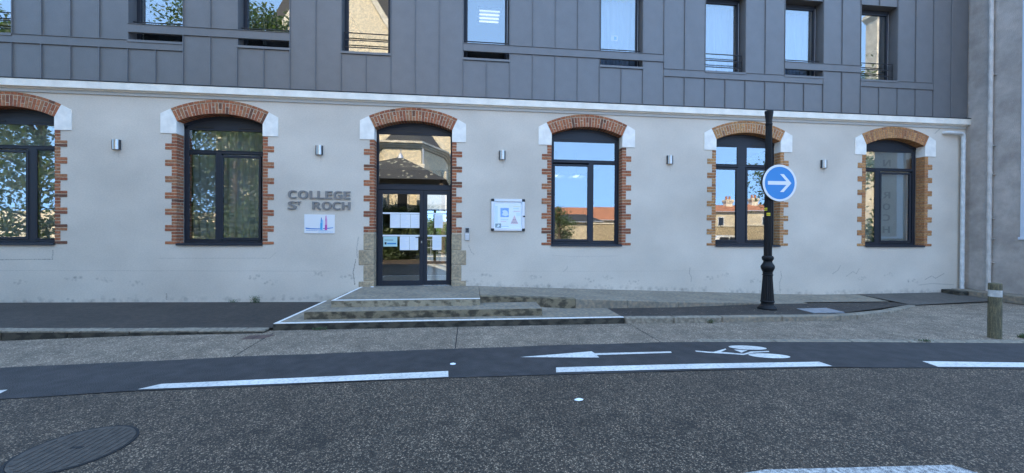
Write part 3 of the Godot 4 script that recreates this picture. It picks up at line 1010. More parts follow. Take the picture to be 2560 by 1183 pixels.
func lower_window(s: Node3D, i: int) -> void:
	var w := group_part(s, "window", Vector3(CENTRES[i], 0, 0))
	var z := -0.205
	var st := start()
	for q in [[-HALF + 0.002, -0.815, 1.39, 4.07], [0.815, HALF - 0.002, 1.39, 4.07], [-0.815, 0.815, 1.39, 1.455], [-0.815, 0.815, 3.43, 3.485]]:
		add_box(st, Vector3(q[0], q[2], z - 0.07), Vector3(q[1], q[3], z), 0.005)
	var mull: Array = {0: [0.144, 0.338], 1: [-0.235, -0.085], 3: [0.09, 0.233], 4: [-0.16, 0.105], 5: [-0.369, -0.185]}[i]
	add_box(st, Vector3(mull[0] + 0.02, 1.44, z - 0.07), Vector3(mull[1] - 0.02, 3.44, z + 0.002), 0.005)
	if i == 4:
		add_box(st, Vector3(-0.14, 3.47, z - 0.07), Vector3(0.094, 3.99, z + 0.002), 0.005)
	part(w, "frame", st.commit(), M.anthracite)
	head_panel(w, z, 3.975)
	for x in ([-0.45, 0.45]):
		bx(w, "air_vent", Vector3(x - 0.19, 4.005, z), Vector3(x + 0.19, 4.030, z + 0.012), M.black_metal, 0.004)
	if i == 4:
		frame_pane(w, -0.765, -0.16, 3.507, 3.953, z, false)
		frame_pane(w, 0.116, 0.765, 3.507, 3.953, z, false)
		frame_pane(w, -0.765, -0.189, 1.51, 3.36, z, true)
		frame_pane(w, 0.140, 0.765, 1.51, 3.36, z, true)
	else:
		frame_pane(w, -0.79, 0.785, 3.507, 3.953, z, false)
		var left_sash: bool = i in [0, 3]
		frame_pane(w, -0.76 if left_sash else -0.79, mull[0] - (0.012 if left_sash else 0.0), 1.51 if left_sash else 1.478, 3.345 if left_sash else 3.40, z, left_sash)
		frame_pane(w, mull[1] + (0.0 if left_sash else 0.012), 0.79 if left_sash else 0.70, 1.478 if left_sash else 1.51, 3.40 if left_sash else 3.345, z, not left_sash)
	drain_caps(w, [-0.68, -0.1, 0.35, 0.7], 1.424, z)
	drain_caps(w, [-0.68, -0.1, 0.5], 3.46, z)
	# pressed aluminium sill
	part(w, "sill", extrude(PackedVector2Array([Vector2(-0.20, 1.392), Vector2(0.032, 1.382), Vector2(0.036, 1.336), Vector2(0.032, 1.336), Vector2(0.026, 1.372), Vector2(-0.20, 1.382)]), -HALF - 0.004, HALF + 0.004), M.anthracite, Vector3.ZERO, Vector3(0, -PI / 2, 0))

func entrance_door(s: Node3D) -> void:
	var cx: float = CENTRES[2]
	var d := group_part(s, "entrance_door", Vector3(cx, 0, 0))
	var z := -0.205
	var st := start()
	for q in [[-HALF + 0.002, -0.872, 0.378, 4.05], [0.852, HALF - 0.002, 0.378, 4.05], [-0.872, 0.852, 2.68, 2.79]]:
		add_box(st, Vector3(q[0], q[2], z - 0.07), Vector3(q[1], q[3], z), 0.004)
	part(d, "frame", st.commit(), M.anthracite)
	head_panel(d, z, 4.02)
	bx(d, "air_vent", Vector3(-0.20, 4.05, z), Vector3(0.20, 4.075, z + 0.012), M.black_metal, 0.004)
	frame_pane(d, -0.84, 0.845, 2.812, 3.998, z, false)
	drain_caps(d, [-0.78, 0.0, 0.78], 2.80, z + 0.004)
	for l in [[-0.868, 0.208, -0.755, 0.116], [0.212, 0.849, 0.295, 0.754]]:
		var leaf := group_part(d, "door_leaf")
		var f := start()
		for q in [[l[0], l[2], 0.385, 2.67], [l[3], l[1], 0.385, 2.67], [l[2], l[3], 0.385, 0.495], [l[2], l[3], 2.575, 2.67]]:
			add_box(f, Vector3(q[0], q[2], z - 0.05), Vector3(q[1], q[3], z + 0.006), 0.004)
		part(leaf, "leaf_frame", f.commit(), M.anthracite)
		part(leaf, "pane", pane_mesh(Vector3(l[3] - l[2] + 0.01, 2.09, 0.008)), M.glazing, Vector3((l[2] + l[3]) * 0.5, 1.535, z - 0.022), Vector3(0.001, 0.002 if l[0] < 0 else -0.002, 0))
		for y in [2.115, 1.577]:
			bx(leaf, "white_strip", Vector3(l[2], y - 0.019, z - 0.0175), Vector3(l[3], y + 0.019, z - 0.0155), M.paper, 0.0)
		drain_caps(leaf, [l[2] + 0.1, l[3] - 0.1], 0.44, z + 0.006)
	var h := group_part(d, "door_handle")
	part(h, "lever", tube(bend([Vector3(0.165, 1.535, z), Vector3(0.165, 1.535, z + 0.055), Vector3(0.03, 1.535, z + 0.06)], 0.02), 0.010), M.black_metal)
	bx(h, "backplate", Vector3(0.147, 1.50, z + 0.005), Vector3(0.183, 1.57, z + 0.014), M.black_metal, 0.004)
	part(h, "lock_cylinder", cbox(Vector3(0.026, 0.05, 0.012), 0.005), M.steel, Vector3(0.165, 1.425, z + 0.01))
	for y in [0.62, 1.47, 2.45]:
		part(d, "hinge", tube(PackedVector3Array([Vector3(-0.872, y - 0.05, z + 0.008), Vector3(-0.872, y + 0.05, z + 0.008)]), 0.012, 10), M.black_metal)

func cornice(s: Node3D) -> void:
	var poly := PackedVector2Array([Vector2(-0.05, 4.66), Vector2(0.045, 4.668), Vector2(0.055, 4.688), Vector2(0.100, 4.692), Vector2(0.106, 4.70), Vector2(0.106, 4.838), Vector2(0.098, 4.850), Vector2(-0.05, 4.856)])
	part(s, "cornice", extrude(poly, -13.55, 13.9), M.cornice_paint, Vector3.ZERO, Vector3(0, -PI / 2, 0))
	bx(s, "drip_flashing", Vector3(-13.9, 4.857, -0.02), Vector3(13.56, 4.872, 0.118), M.zinc_dark, 0.003)

func zinc_front(s: Node3D) -> void:
	var z := group_part(s, "zinc_cladding")
	var low := [5.612, 5.795]
	var high := [5.968, 6.15]
	var bands := [[-8, 6, low], [4, 10, high], [17, 26, high], [26, 34, low], [32, 36, high], [36, 40, low]]
	var wins := [-2, 4, 8, 12, 17, 23, 28, 32, 36]
	for b in bands:
		var x0 := seam_x(b[0])
		var x1 := seam_x(b[1])
		var band := start()
		add_box(band, Vector3(x0, b[2][0], 0.02), Vector3(x1, b[2][1] - 0.010, 0.074), 0.004)
		add_box(band, Vector3(x0, b[2][1] - 0.010, 0.02), Vector3(x1, b[2][1], 0.088), 0.002)
		add_box(band, Vector3(x0, b[2][0] - 0.008, 0.02), Vector3(x1, b[2][0], 0.084), 0.002)
		part(z, "zinc_band", band.commit(), M.zinc)
	for k in range(-8, 42):
		var x0 := seam_x(k)
		var x1 := seam_x(k + 1)
		var blocked: Array = []
		for b in bands:
			if k >= b[0] and k < b[1]:
				blocked.append([b[2][0] - 0.008, b[2][1]])
		for w in wins:
			if k == w or k == w + 1:
				blocked.append([5.745, 7.785])
		blocked.sort_custom(func(a, b): return a[0] < b[0])
		var y := 4.875
		var runs: Array = []
		for b in blocked:
			if b[0] > y + 0.03:
				runs.append([y, b[0]])
			y = maxf(y, b[1])
		runs.append([y, 9.55])
		for r in runs:
			if r[1] - r[0] < 0.06:
				continue
			var st := start()
			var hh: float = (r[1] - r[0]) * 0.5
			var hw := (x1 - x0) * 0.5
			# tray with a shallow crown, so that sheets do not all mirror the same sky
			add_box(st, Vector3(-hw + 0.002, -hh, -0.03), Vector3(hw - 0.002, hh, 0.0), 0.004)
			add_box(st, Vector3(-hw - 0.006, -hh, -0.01), Vector3(-hw + 0.006, hh, 0.026), 0.003)
			add_box(st, Vector3(-hw + 0.006, -hh, 0.0), Vector3(hw - 0.006, -hh + 0.008, 0.008), 0.002)
			var o := part(z, "zinc_panel", st.commit(), M.zinc, Vector3((x0 + x1) * 0.5, (r[0] + r[1]) * 0.5, 0.06))
			o.rotation = Vector3(rng.randf_range(-0.002, 0.002), rng.randf_range(-0.005, 0.005), 0)

func upper_window(s: Node3D, k0: int, k1: int, banded: bool) -> void:
	var x0 := seam_x(k0)
	var x1 := seam_x(k1)
	var w := group_part(s, "upper_window", Vector3((x0 + x1) * 0.5, 0, 0))
	var hw := (x1 - x0) * 0.5
	var zf := -0.135
	var yb := 5.80
	var yt := 7.785
	# zinc lined reveal
	var st := start()
	for q in [[-hw, yb, -hw + 0.012, yt], [hw - 0.012, yb, hw, yt], [-hw, yt - 0.012, hw, yt]]:
		add_box(st, Vector3(q[0], q[1], zf - 0.06), Vector3(q[2], q[3], 0.072), 0.002)
	part(w, "reveal_lining", st.commit(), M.zinc)
	part(w, "sill", extrude(PackedVector2Array([Vector2(zf - 0.05, yb + 0.014), Vector2(0.085, yb), Vector2(0.088, yb - 0.052), Vector2(zf - 0.05, yb - 0.052)]), -hw - 0.004, hw + 0.004), M.zinc, Vector3.ZERO, Vector3(0, -PI / 2, 0))
	var g0 := -hw + 0.100
	var g1 := hw - 0.105
	st = start()
	for q in [[-hw + 0.012, yb, -hw + 0.06, yt], [hw - 0.06, yb, hw - 0.012, yt], [-hw + 0.06, yb, hw - 0.06, yb + 0.045], [-hw + 0.06, yt - 0.09, hw - 0.06, yt - 0.012]]:
		add_box(st, Vector3(q[0], q[1], zf - 0.06), Vector3(q[2], q[3], zf), 0.004)
	part(w, "frame", st.commit(), M.anthracite)
	frame_pane(w, g0, g1, yb + 0.085, 7.635, zf - 0.002, true)
	# pale gasket line beside the sash
	bx(w, "guide_rail", Vector3(hw - 0.052, yb + 0.05, zf), Vector3(hw - 0.044, yt - 0.1, zf + 0.010), M.aluminium, 0.001)
	var bars := [6.235] if banded else [6.275, 6.110, 5.945]
	var r := group_part(w, "guard_rail")
	for y in bars:
		bx(r, "rail_bar", Vector3(-hw + 0.03, y - 0.010, -0.035), Vector3(hw - 0.03, y + 0.010, -0.015), M.black_metal, 0.003)
	if not banded:
		for x in [-hw + 0.04, hw - 0.04]:
			bx(r, "rail_post", Vector3(x - 0.008, 5.83, -0.032), Vector3(x + 0.008, 6.282, -0.018), M.black_metal, 0.003)

# floors, inner leaf, roof and back wall: what keeps the rooms dark and the street in shade
func shell(s: Node3D) -> void:
	var cuts: Array = [-13.9]
	for i in 6:
		cuts.append(CENTRES[i] - HALF - 0.01)
		cuts.append(CENTRES[i] + HALF + 0.01)
	cuts.append(13.52)
	for i in range(0, cuts.size(), 2):
		bx(s, "inner_wall", Vector3(cuts[i], -0.1, -0.40), Vector3(cuts[i + 1], 4.30, -0.212), M.room_wall, 0.0)
	bx(s, "lintel", Vector3(-13.9, 4.02, -0.42), Vector3(13.52, 4.31, -0.262), M.room_wall, 0.0)
	for i in 6:
		if i != 2:
			bx(s, "inner_wall", Vector3(CENTRES[i] - HALF - 0.008, -0.1, -0.39), Vector3(CENTRES[i] + HALF + 0.008, 1.41, -0.282), M.room_wall, 0.0)
	# upper front leaf between the windows
	var wins := [-2, 4, 8, 12, 17, 23, 28, 32, 36]
	var x := -13.9
	for k in wins:
		bx(s, "upper_wall", Vector3(x, 5.70, -0.34), Vector3(seam_x(k) - 0.001, 9.6, 0.028), M.room_wall, 0.0)
		bx(s, "upper_wall", Vector3(seam_x(k) - 0.001, 7.79, -0.34), Vector3(seam_x(k + 2) + 0.001, 9.6, 0.027), M.room_wall, 0.0)
		x = seam_x(k + 2) + 0.001
	bx(s, "upper_wall", Vector3(x, 5.70, -0.34), Vector3(13.50, 9.6, 0.028), M.room_wall, 0.0)
	bx(s, "upper_wall", Vector3(-13.9, 4.60, -0.34), Vector3(13.50, 5.745, 0.026), M.room_wall, 0.0)
	bx(s, "ground_floor", Vector3(-13.9, 0.20, -7.0), Vector3(13.5, 0.374, -0.02), M.hall_tile, 0.0)
	bx(s, "upper_floor", Vector3(-13.9, 4.32, -7.0), Vector3(13.5, 4.595, -0.01), M.room_ceiling, 0.0)
	bx(s, "roof", Vector3(-14.2, 9.6, -7.3), Vector3(13.55, 9.85, 0.15), M.zinc_dark, 0.02)
	bx(s, "upper_ceiling", Vector3(-13.9, 7.95, -7.0), Vector3(13.5, 8.1, -0.345), M.room_ceiling, 0.0)
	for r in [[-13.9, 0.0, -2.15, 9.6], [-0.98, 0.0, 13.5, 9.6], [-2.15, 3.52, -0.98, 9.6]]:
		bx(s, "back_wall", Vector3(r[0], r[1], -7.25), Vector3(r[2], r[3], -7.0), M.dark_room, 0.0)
	bx(s, "end_wall", Vector3(-14.15, 0.0, -7.25), Vector3(-13.9, 9.6, 0.0), M.room_wall, 0.0)
	bx(s, "end_wall", Vector3(13.5, 0.0, -7.25), Vector3(13.519, 9.6, -0.01), M.room_wall, 0.0)
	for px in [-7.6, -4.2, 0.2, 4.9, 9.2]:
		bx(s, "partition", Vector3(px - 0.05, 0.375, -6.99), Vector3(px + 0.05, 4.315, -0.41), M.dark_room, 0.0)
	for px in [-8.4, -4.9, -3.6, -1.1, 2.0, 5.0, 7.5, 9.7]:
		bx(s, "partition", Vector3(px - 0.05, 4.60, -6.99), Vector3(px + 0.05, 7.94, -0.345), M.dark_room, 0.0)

# ------------------------------------------------------------------ neighbour on the right
func neighbour() -> void:
	var n := thing("neighbour_building", "grey rough-rendered house whose side wall juts out beside the school", "building")
	bx(n, "side_wall", Vector3(13.521, 0.0, -0.30), Vector3(22.0, 10.0, 1.95), M.grey_render, 0.01)
	bx(n, "plinth", Vector3(13.05, 0.0, 0.02), Vector3(13.519, 0.205, 1.95), M.concrete, 0.02)
	bx(n, "plinth_end", Vector3(12.78, 0.0, 0.001), Vector3(13.049, 0.19, 0.42), M.mossy_concrete, 0.02)
	var w := group_part(n, "window")
	bx(w, "surround", Vector3(13.50, 1.62, 1.06), Vector3(13.56, 9.6, 1.24), M.blue_white, 0.006)
	bx(w, "sill", Vector3(13.47, 1.56, 1.04), Vector3(13.58, 1.625, 1.9), M.blue_white, 0.006)

# ------------------------------------------------------------------ things fixed to the front
func fittings() -> void:
	# five up-and-down lights
	var where := ["at the far end by the cut-off window", "between the grey letters and the window with curtains", "above the glazed notice board", "between the notice board window and the sign post", "between the sign post and the end window"]
	var near := ["steel half-round wall light between the two curtained windows", "steel half-round wall light above the grey metal letters", "steel half-round wall light above the glazed notice board", "steel half-round wall light on the bare wall before the round sign", "steel half-round wall light between the round sign and the end window"]
	var poly := PackedVector2Array()
	for k in 15:
		var a := PI * k / 14.0
		poly.append(Vector2(0.066 * cos(a), -0.012 - 0.075 * sin(a)))
	poly.append(Vector2(-0.066, 0.0))
	poly.append(Vector2(0.066, 0.0))
	var body := extrude(poly, -0.105, 0.105)
	var xs := [-7.739, -3.528, 0.675, 4.912, 9.187]
	for i in 5:
		var l := thing("wall_light", near[i], "wall light", Vector3(xs[i], 3.525, 0.002), "half-round wall lights along the facade")
		part(l, "housing", body, M.steel, Vector3.ZERO, Vector3(-PI / 2, 0, 0))
		bx(l, "wall_plate", Vector3(-0.074, -0.108, 0.0), Vector3(-0.067, 0.108, 0.05), M.zinc_dark, 0.002)
		bx(l, "wall_plate", Vector3(0.067, -0.108, 0.0), Vector3(0.074, 0.108, 0.05), M.zinc_dark, 0.002)
	# the school's name in metal letters
	var t := thing("name_lettering", "two rows of grey metal capital letters fixed on the wall", "lettering", Vector3.ZERO)
	var px := func(p: float) -> float:
		return -4.205 + (700.0 + p / 8.45 - 720.4) / 155.6 * 1.365
	for q in [["C", 172, 350, 2.410, 2.598], ["O", 380, 588, 2.410, 2.598], ["L", 618, 765, 2.414, 2.594], ["L", 785, 930, 2.414, 2.594], ["E", 952, 1098, 2.414, 2.594], ["G", 1122, 1310, 2.410, 2.598], ["E", 1340, 1485, 2.414, 2.594], ["S", 168, 350, 2.163, 2.350], ["T", 355, 442, 2.258, 2.346], ["R", 678, 862, 2.168, 2.346], ["O", 880, 1085, 2.163, 2.350], ["C", 1103, 1280, 2.163, 2.350], ["H", 1303, 1485, 2.168, 2.346]]:
		var x0: float = px.call(q[1])
		var x1: float = px.call(q[2])
		part(t, "letter", glyph(q[0], x1 - x0, q[4] - q[3], 0.028), M.letter_metal, Vector3(x0, q[3], 0.006))
	# plaque with the brush-stroke emblem
	var p := thing("emblem_plaque", "white plaque with blue and pink brush strokes below the metal letters", "plaque", Vector3(-3.525, 1.836, 0.0))
	bx(p, "board", Vector3(-0.334, -0.217, 0.002), Vector3(0.334, 0.217, 0.014), M.sign_white, 0.003)
	mat("stroke_blue", lin(0.01, 0.17, 0.50), 0.5)
	mat("stroke_sky", lin(0.05, 0.36, 0.66), 0.5)
	mat("stroke_pale", lin(0.30, 0.56, 0.78), 0.5)
	mat("stroke_pink", lin(0.52, 0.07, 0.36), 0.5)
	mat("stroke_rose", lin(0.62, 0.32, 0.52), 0.5)
	var zz := 0.0142
	var strokes := [["stroke_blue", [[-0.305, -0.085], [-0.30, -0.112], [-0.15, -0.122], [0.02, -0.122], [0.20, -0.108], [0.305, -0.090], [0.303, -0.076], [0.15, -0.092], [0.0, -0.103], [-0.18, -0.100]]], ["stroke_pale", [[0.02, -0.14], [0.078, -0.14], [0.085, 0.06], [0.075, 0.105], [0.025, 0.10]]], ["stroke_sky", [[0.016, -0.13], [0.060, -0.13], [0.058, 0.02], [0.018, 0.02]]], ["stroke_blue", [[0.030, 0.02], [0.042, 0.02], [0.052, 0.148], [0.036, 0.146]]], ["stroke_rose", [[0.118, -0.14], [0.172, -0.14], [0.170, 0.10], [0.150, 0.17], [0.130, 0.12]]], ["stroke_pink", [[0.122, -0.135], [0.168, -0.135], [0.165, -0.02], [0.124, -0.02]]], ["stroke_pink", [[0.133, 0.06], [0.142, 0.06], [0.153, 0.196], [0.137, 0.188]]]]
	for i in strokes.size():
		part(p, "brush_stroke", extrude(pv(strokes[i][1]), zz, zz + 0.0006 * (i + 1)), M[strokes[i][0]])
	part(p, "lettering", glyph("ENSEIGNEMENT CATHOLIQUE", 0.455, 0.022, 0.001), M.blue_ink, Vector3(-0.285, -0.158, zz))
	part(p, "lettering", glyph("EN LOIRE-ATLANTIQUE", 0.32, 0.020, 0.001, false), M.stroke_sky, Vector3(-0.02, -0.195, zz))
	# notice board
	var b := thing("notice_board", "glazed aluminium notice board with posters beside the entrance", "notice board", Vector3(0.822, 2.088, 0.0))
	bx(b, "back_panel", Vector3(-0.40, -0.375, 0.002), Vector3(0.40, 0.375, 0.014), M.paper, 0.0)
	for q in [[-0.405, -0.34, -0.335, 0.34], [0.335, -0.34, 0.405, 0.34], [-0.34, 0.318, 0.34, 0.385], [-0.34, -0.385, 0.34, -0.318]]:
		bx(b, "frame_bar", Vector3(q[0], q[1], 0.002), Vector3(q[2], q[3], 0.048), M.aluminium, 0.008)
	for cx in [-1, 1]:
		for cy in [-1, 1]:
			part(b, "corner_cap", cbox(Vector3(0.075, 0.072, 0.052), 0.018), M.black_metal, Vector3(cx * 0.373, cy * 0.352, 0.027))
	mat("poster_blue", lin(0.10, 0.26, 0.60), 0.8)
	mat("poster_pale", lin(0.60, 0.68, 0.70), 0.8)
	mat("poster_pink", lin(0.62, 0.36, 0.33), 0.8)
	mat("poster_dark", lin(0.10, 0.13, 0.12), 0.8)
	mat("poster_yellow", lin(0.72, 0.68, 0.42), 0.8)
	mat("poster_sky", lin(0.42, 0.56, 0.78), 0.8)
	var sheet := func(x0: float, y0: float, x1: float, y1: float, m: Material, lift: int) -> void:
		bx(b, "poster", Vector3(x0, y0, 0.0142 + 0.0006 * lift), Vector3(x1, y1, 0.0148 + 0.0006 * lift), m, 0.0)
	sheet.call(-0.19, -0.285, 0.02, 0.175, M.sign_white, 0)
	sheet.call(-0.185, -0.05, 0.018, 0.172, M.poster_blue, 1)
	part(b, "poster_print", extrude(pv([[-0.15, 0.0], [-0.12, 0.06], [-0.14, 0.10], [-0.08, 0.12], [-0.02, 0.10], [0.0, 0.05], [0.01, 0.0], [-0.06, -0.03]]), 0.0152, 0.0160), M.poster_pale)
	sheet.call(-0.175, -0.12, 0.005, -0.105, M.poster_sky, 1)
	sheet.call(-0.175, -0.16, -0.04, -0.148, M.poster_pink, 1)
	sheet.call(-0.175, -0.28, 0.018, -0.272, M.poster_blue, 1)
	sheet.call(0.03, -0.26, 0.20, 0.30, M.sign_white, 0)
	sheet.call(0.115, -0.06, 0.315, 0.29, M.sign_white, 1)
	sheet.call(0.125, 0.20, 0.30, 0.225, M.poster_yellow, 2)
	sheet.call(0.125, 0.15, 0.26, 0.165, M.poster_sky, 2)
	sheet.call(0.13, 0.085, 0.29, 0.10, M.poster_pink, 2)
	sheet.call(0.20, -0.02, 0.30, 0.06, M.poster_pale, 2)
	part(b, "poster_print", extrude(pv([[0.06, -0.21], [0.25, -0.21], [0.155, 0.0]]), 0.0160, 0.0166), M.poster_pink)
	for y in [-0.17, -0.115]:
		part(b, "poster_print", cbox(Vector3(0.17 - 0.9 * (y + 0.21), 0.010, 0.0006), 0.0), M.ink, Vector3(0.155, y, 0.0170))
	sheet.call(-0.31, -0.31, -0.165, -0.205, M.poster_dark, 1)
	part(b, "poster_print", extrude(pv([[-0.27, -0.29], [-0.235, -0.225], [-0.20, -0.24], [-0.22, -0.285]]), 0.0155, 0.0162), M.poster_pale)
	sheet.call(-0.325, -0.19, -0.25, 0.22, M.poster_pale, 0)
	part(b, "cover_pane", pane_mesh(Vector3(0.67, 0.637, 0.003)), M.clear_pane, Vector3(0, 0, 0.034))
	part(b, "lock", cbox(Vector3(0.05, 0.035, 0.03), 0.008), M.black_metal, Vector3(0.385, -0.03, 0.058))
	# door intercom
	var ic := thing("intercom", "narrow steel door intercom with keypad on the wall by the entrance", "intercom", Vector3(-0.155, 1.627, 0.0))
	bx(ic, "housing", Vector3(-0.058, -0.158, 0.002), Vector3(0.058, 0.158, 0.030), M.steel, 0.010)
	bx(ic, "speaker_panel", Vector3(-0.042, 0.03, 0.030), Vector3(0.042, 0.14, 0.033), M.zinc_dark, 0.002)
	part(ic, "camera_lens", lathe([Vector2(0.0, 0.008), Vector2(0.016, 0.006), Vector2(0.020, 0.0)], 16), M.black_metal, Vector3(0, 0.115, 0.033), Vector3(PI / 2, 0, 0))
	bx(ic, "call_plate", Vector3(-0.044, -0.135, 0.030), Vector3(0.044, 0.0, 0.034), M.aluminium, 0.003)
	for r in 3:
		for c in 3:
			bx(ic, "key", Vector3(-0.034 + 0.025 * c, -0.115 + 0.034 * r, 0.034), Vector3(-0.016 + 0.025 * c, -0.093 + 0.034 * r, 0.037), M.steel, 0.002)
	# rain pipes
	var r1 := thing("rain_pipe", "white rain pipe with an elbow below the cornice end", "pipe", Vector3.ZERO)
	part(r1, "pipe", tube(bend([Vector3(12.80, 4.47, -0.02), Vector3(12.80, 4.47, 0.085), Vector3(13.325, 4.45, 0.085), Vector3(13.325, 0.20, 0.085)], 0.10, 7), 0.043, 16), M.pipe_white)
	for y in [4.05, 3.1, 2.15, 1.2, 0.4]:
		part(r1, "pipe_clip", lathe([Vector2(0.044, -0.012), Vector2(0.049, -0.012), Vector2(0.049, 0.012), Vector2(0.044, 0.012)], 16), M.pipe_white, Vector3(13.325, y, 0.085))
	for y in [4.25, 2.3]:
		part(r1, "collar", lathe([Vector2(0.043, -0.05), Vector2(0.048, -0.05), Vector2(0.048, 0.05), Vector2(0.043, 0.05)], 16), M.pipe_white, Vector3(13.325, y, 0.085))
	var r2 := thing("rain_pipe", "long grey rain pipe on the rough side wall behind the bollard", "pipe", Vector3.ZERO)
	part(r2, "pipe", tube(PackedVector3Array([Vector3(13.44, 0.2, 0.54), Vector3(13.44, 9.6, 0.54)]), 0.045, 16), M.pipe_grey)
	for y in [5.9, 4.05, 3.3, 2.15, 1.62, 1.0]:
		part(r2, "collar", lathe([Vector2(0.044, -0.03), Vector2(0.052, -0.03), Vector2(0.052, 0.03), Vector2(0.044, 0.03)], 16), M.pipe_grey, Vector3(13.44, y, 0.54))
		bx(r2, "pipe_clip", Vector3(13.44, y - 0.05, 0.53), Vector3(13.52, y - 0.035, 0.61), M.pipe_grey, 0.002)
	# sheets on the door panes, taped to the inner face
	var z := -0.205 - 0.022 - 0.0065
	var cards := [[-1.996, 1.763, -1.765, 2.092, "paper", "first of the upper row on the wide door leaf"], [-1.758, 1.763, -1.52, 2.092, "paper", "middle of the upper row on the wide door leaf"], [-1.513, 1.763, -1.306, 2.09, "paper", "the one of the upper row nearest the handle"], [-2.154, 1.314, -1.828, 1.552, "teal_card", "teal card with blue lettering low on the wide door leaf"], [-1.769, 1.229, -1.545, 1.555, "paper", "beside the teal card on the wide door leaf"], [-1.539, 1.229, -1.335, 1.555, "paper", "just under the door handle"], [-0.953, 1.769, -0.75, 2.09, "paper", "upper one on the narrow door leaf"], [-0.998, 1.234, -0.779, 1.558, "paper", "lower one on the narrow door leaf"]]
	for c in cards:
		var o := thing("notice_sheet" if c[4] == "paper" else "notice_card", ("white paper notice, " if c[4] == "paper" else "") + c[5], "notice", Vector3(c[0], c[1], z + 0.0145), "notices on the entrance door")
		var w: float = c[2] - c[0]
		var h: float = c[3] - c[1]
		bx(o, "sheet", Vector3(0, 0, 0), Vector3(w, h, 0.001), M[c[4]], 0.0)
		if c[4] == "paper":
			for k in 9:
				var l := rng.randf_range(0.35, 0.8) * w
				bx(o, "text_line", Vector3(0.02, h - 0.035 - 0.030 * k, 0.001), Vector3(0.02 + l, h - 0.031 - 0.030 * k, 0.0014), M.poster_sky, 0.0)
		else:
			bx(o, "text_line", Vector3(0.03, 0.15, 0.001), Vector3(0.23, 0.162, 0.0014), M.ink, 0.0)
			bx(o, "text_line", Vector3(0.09, 0.055, 0.001), Vector3(0.30, 0.085, 0.0014), M.blue_ink, 0.0)
			bx(o, "logo", Vector3(0.03, 0.05, 0.001), Vector3(0.075, 0.105, 0.0014), M.ink, 0.0)

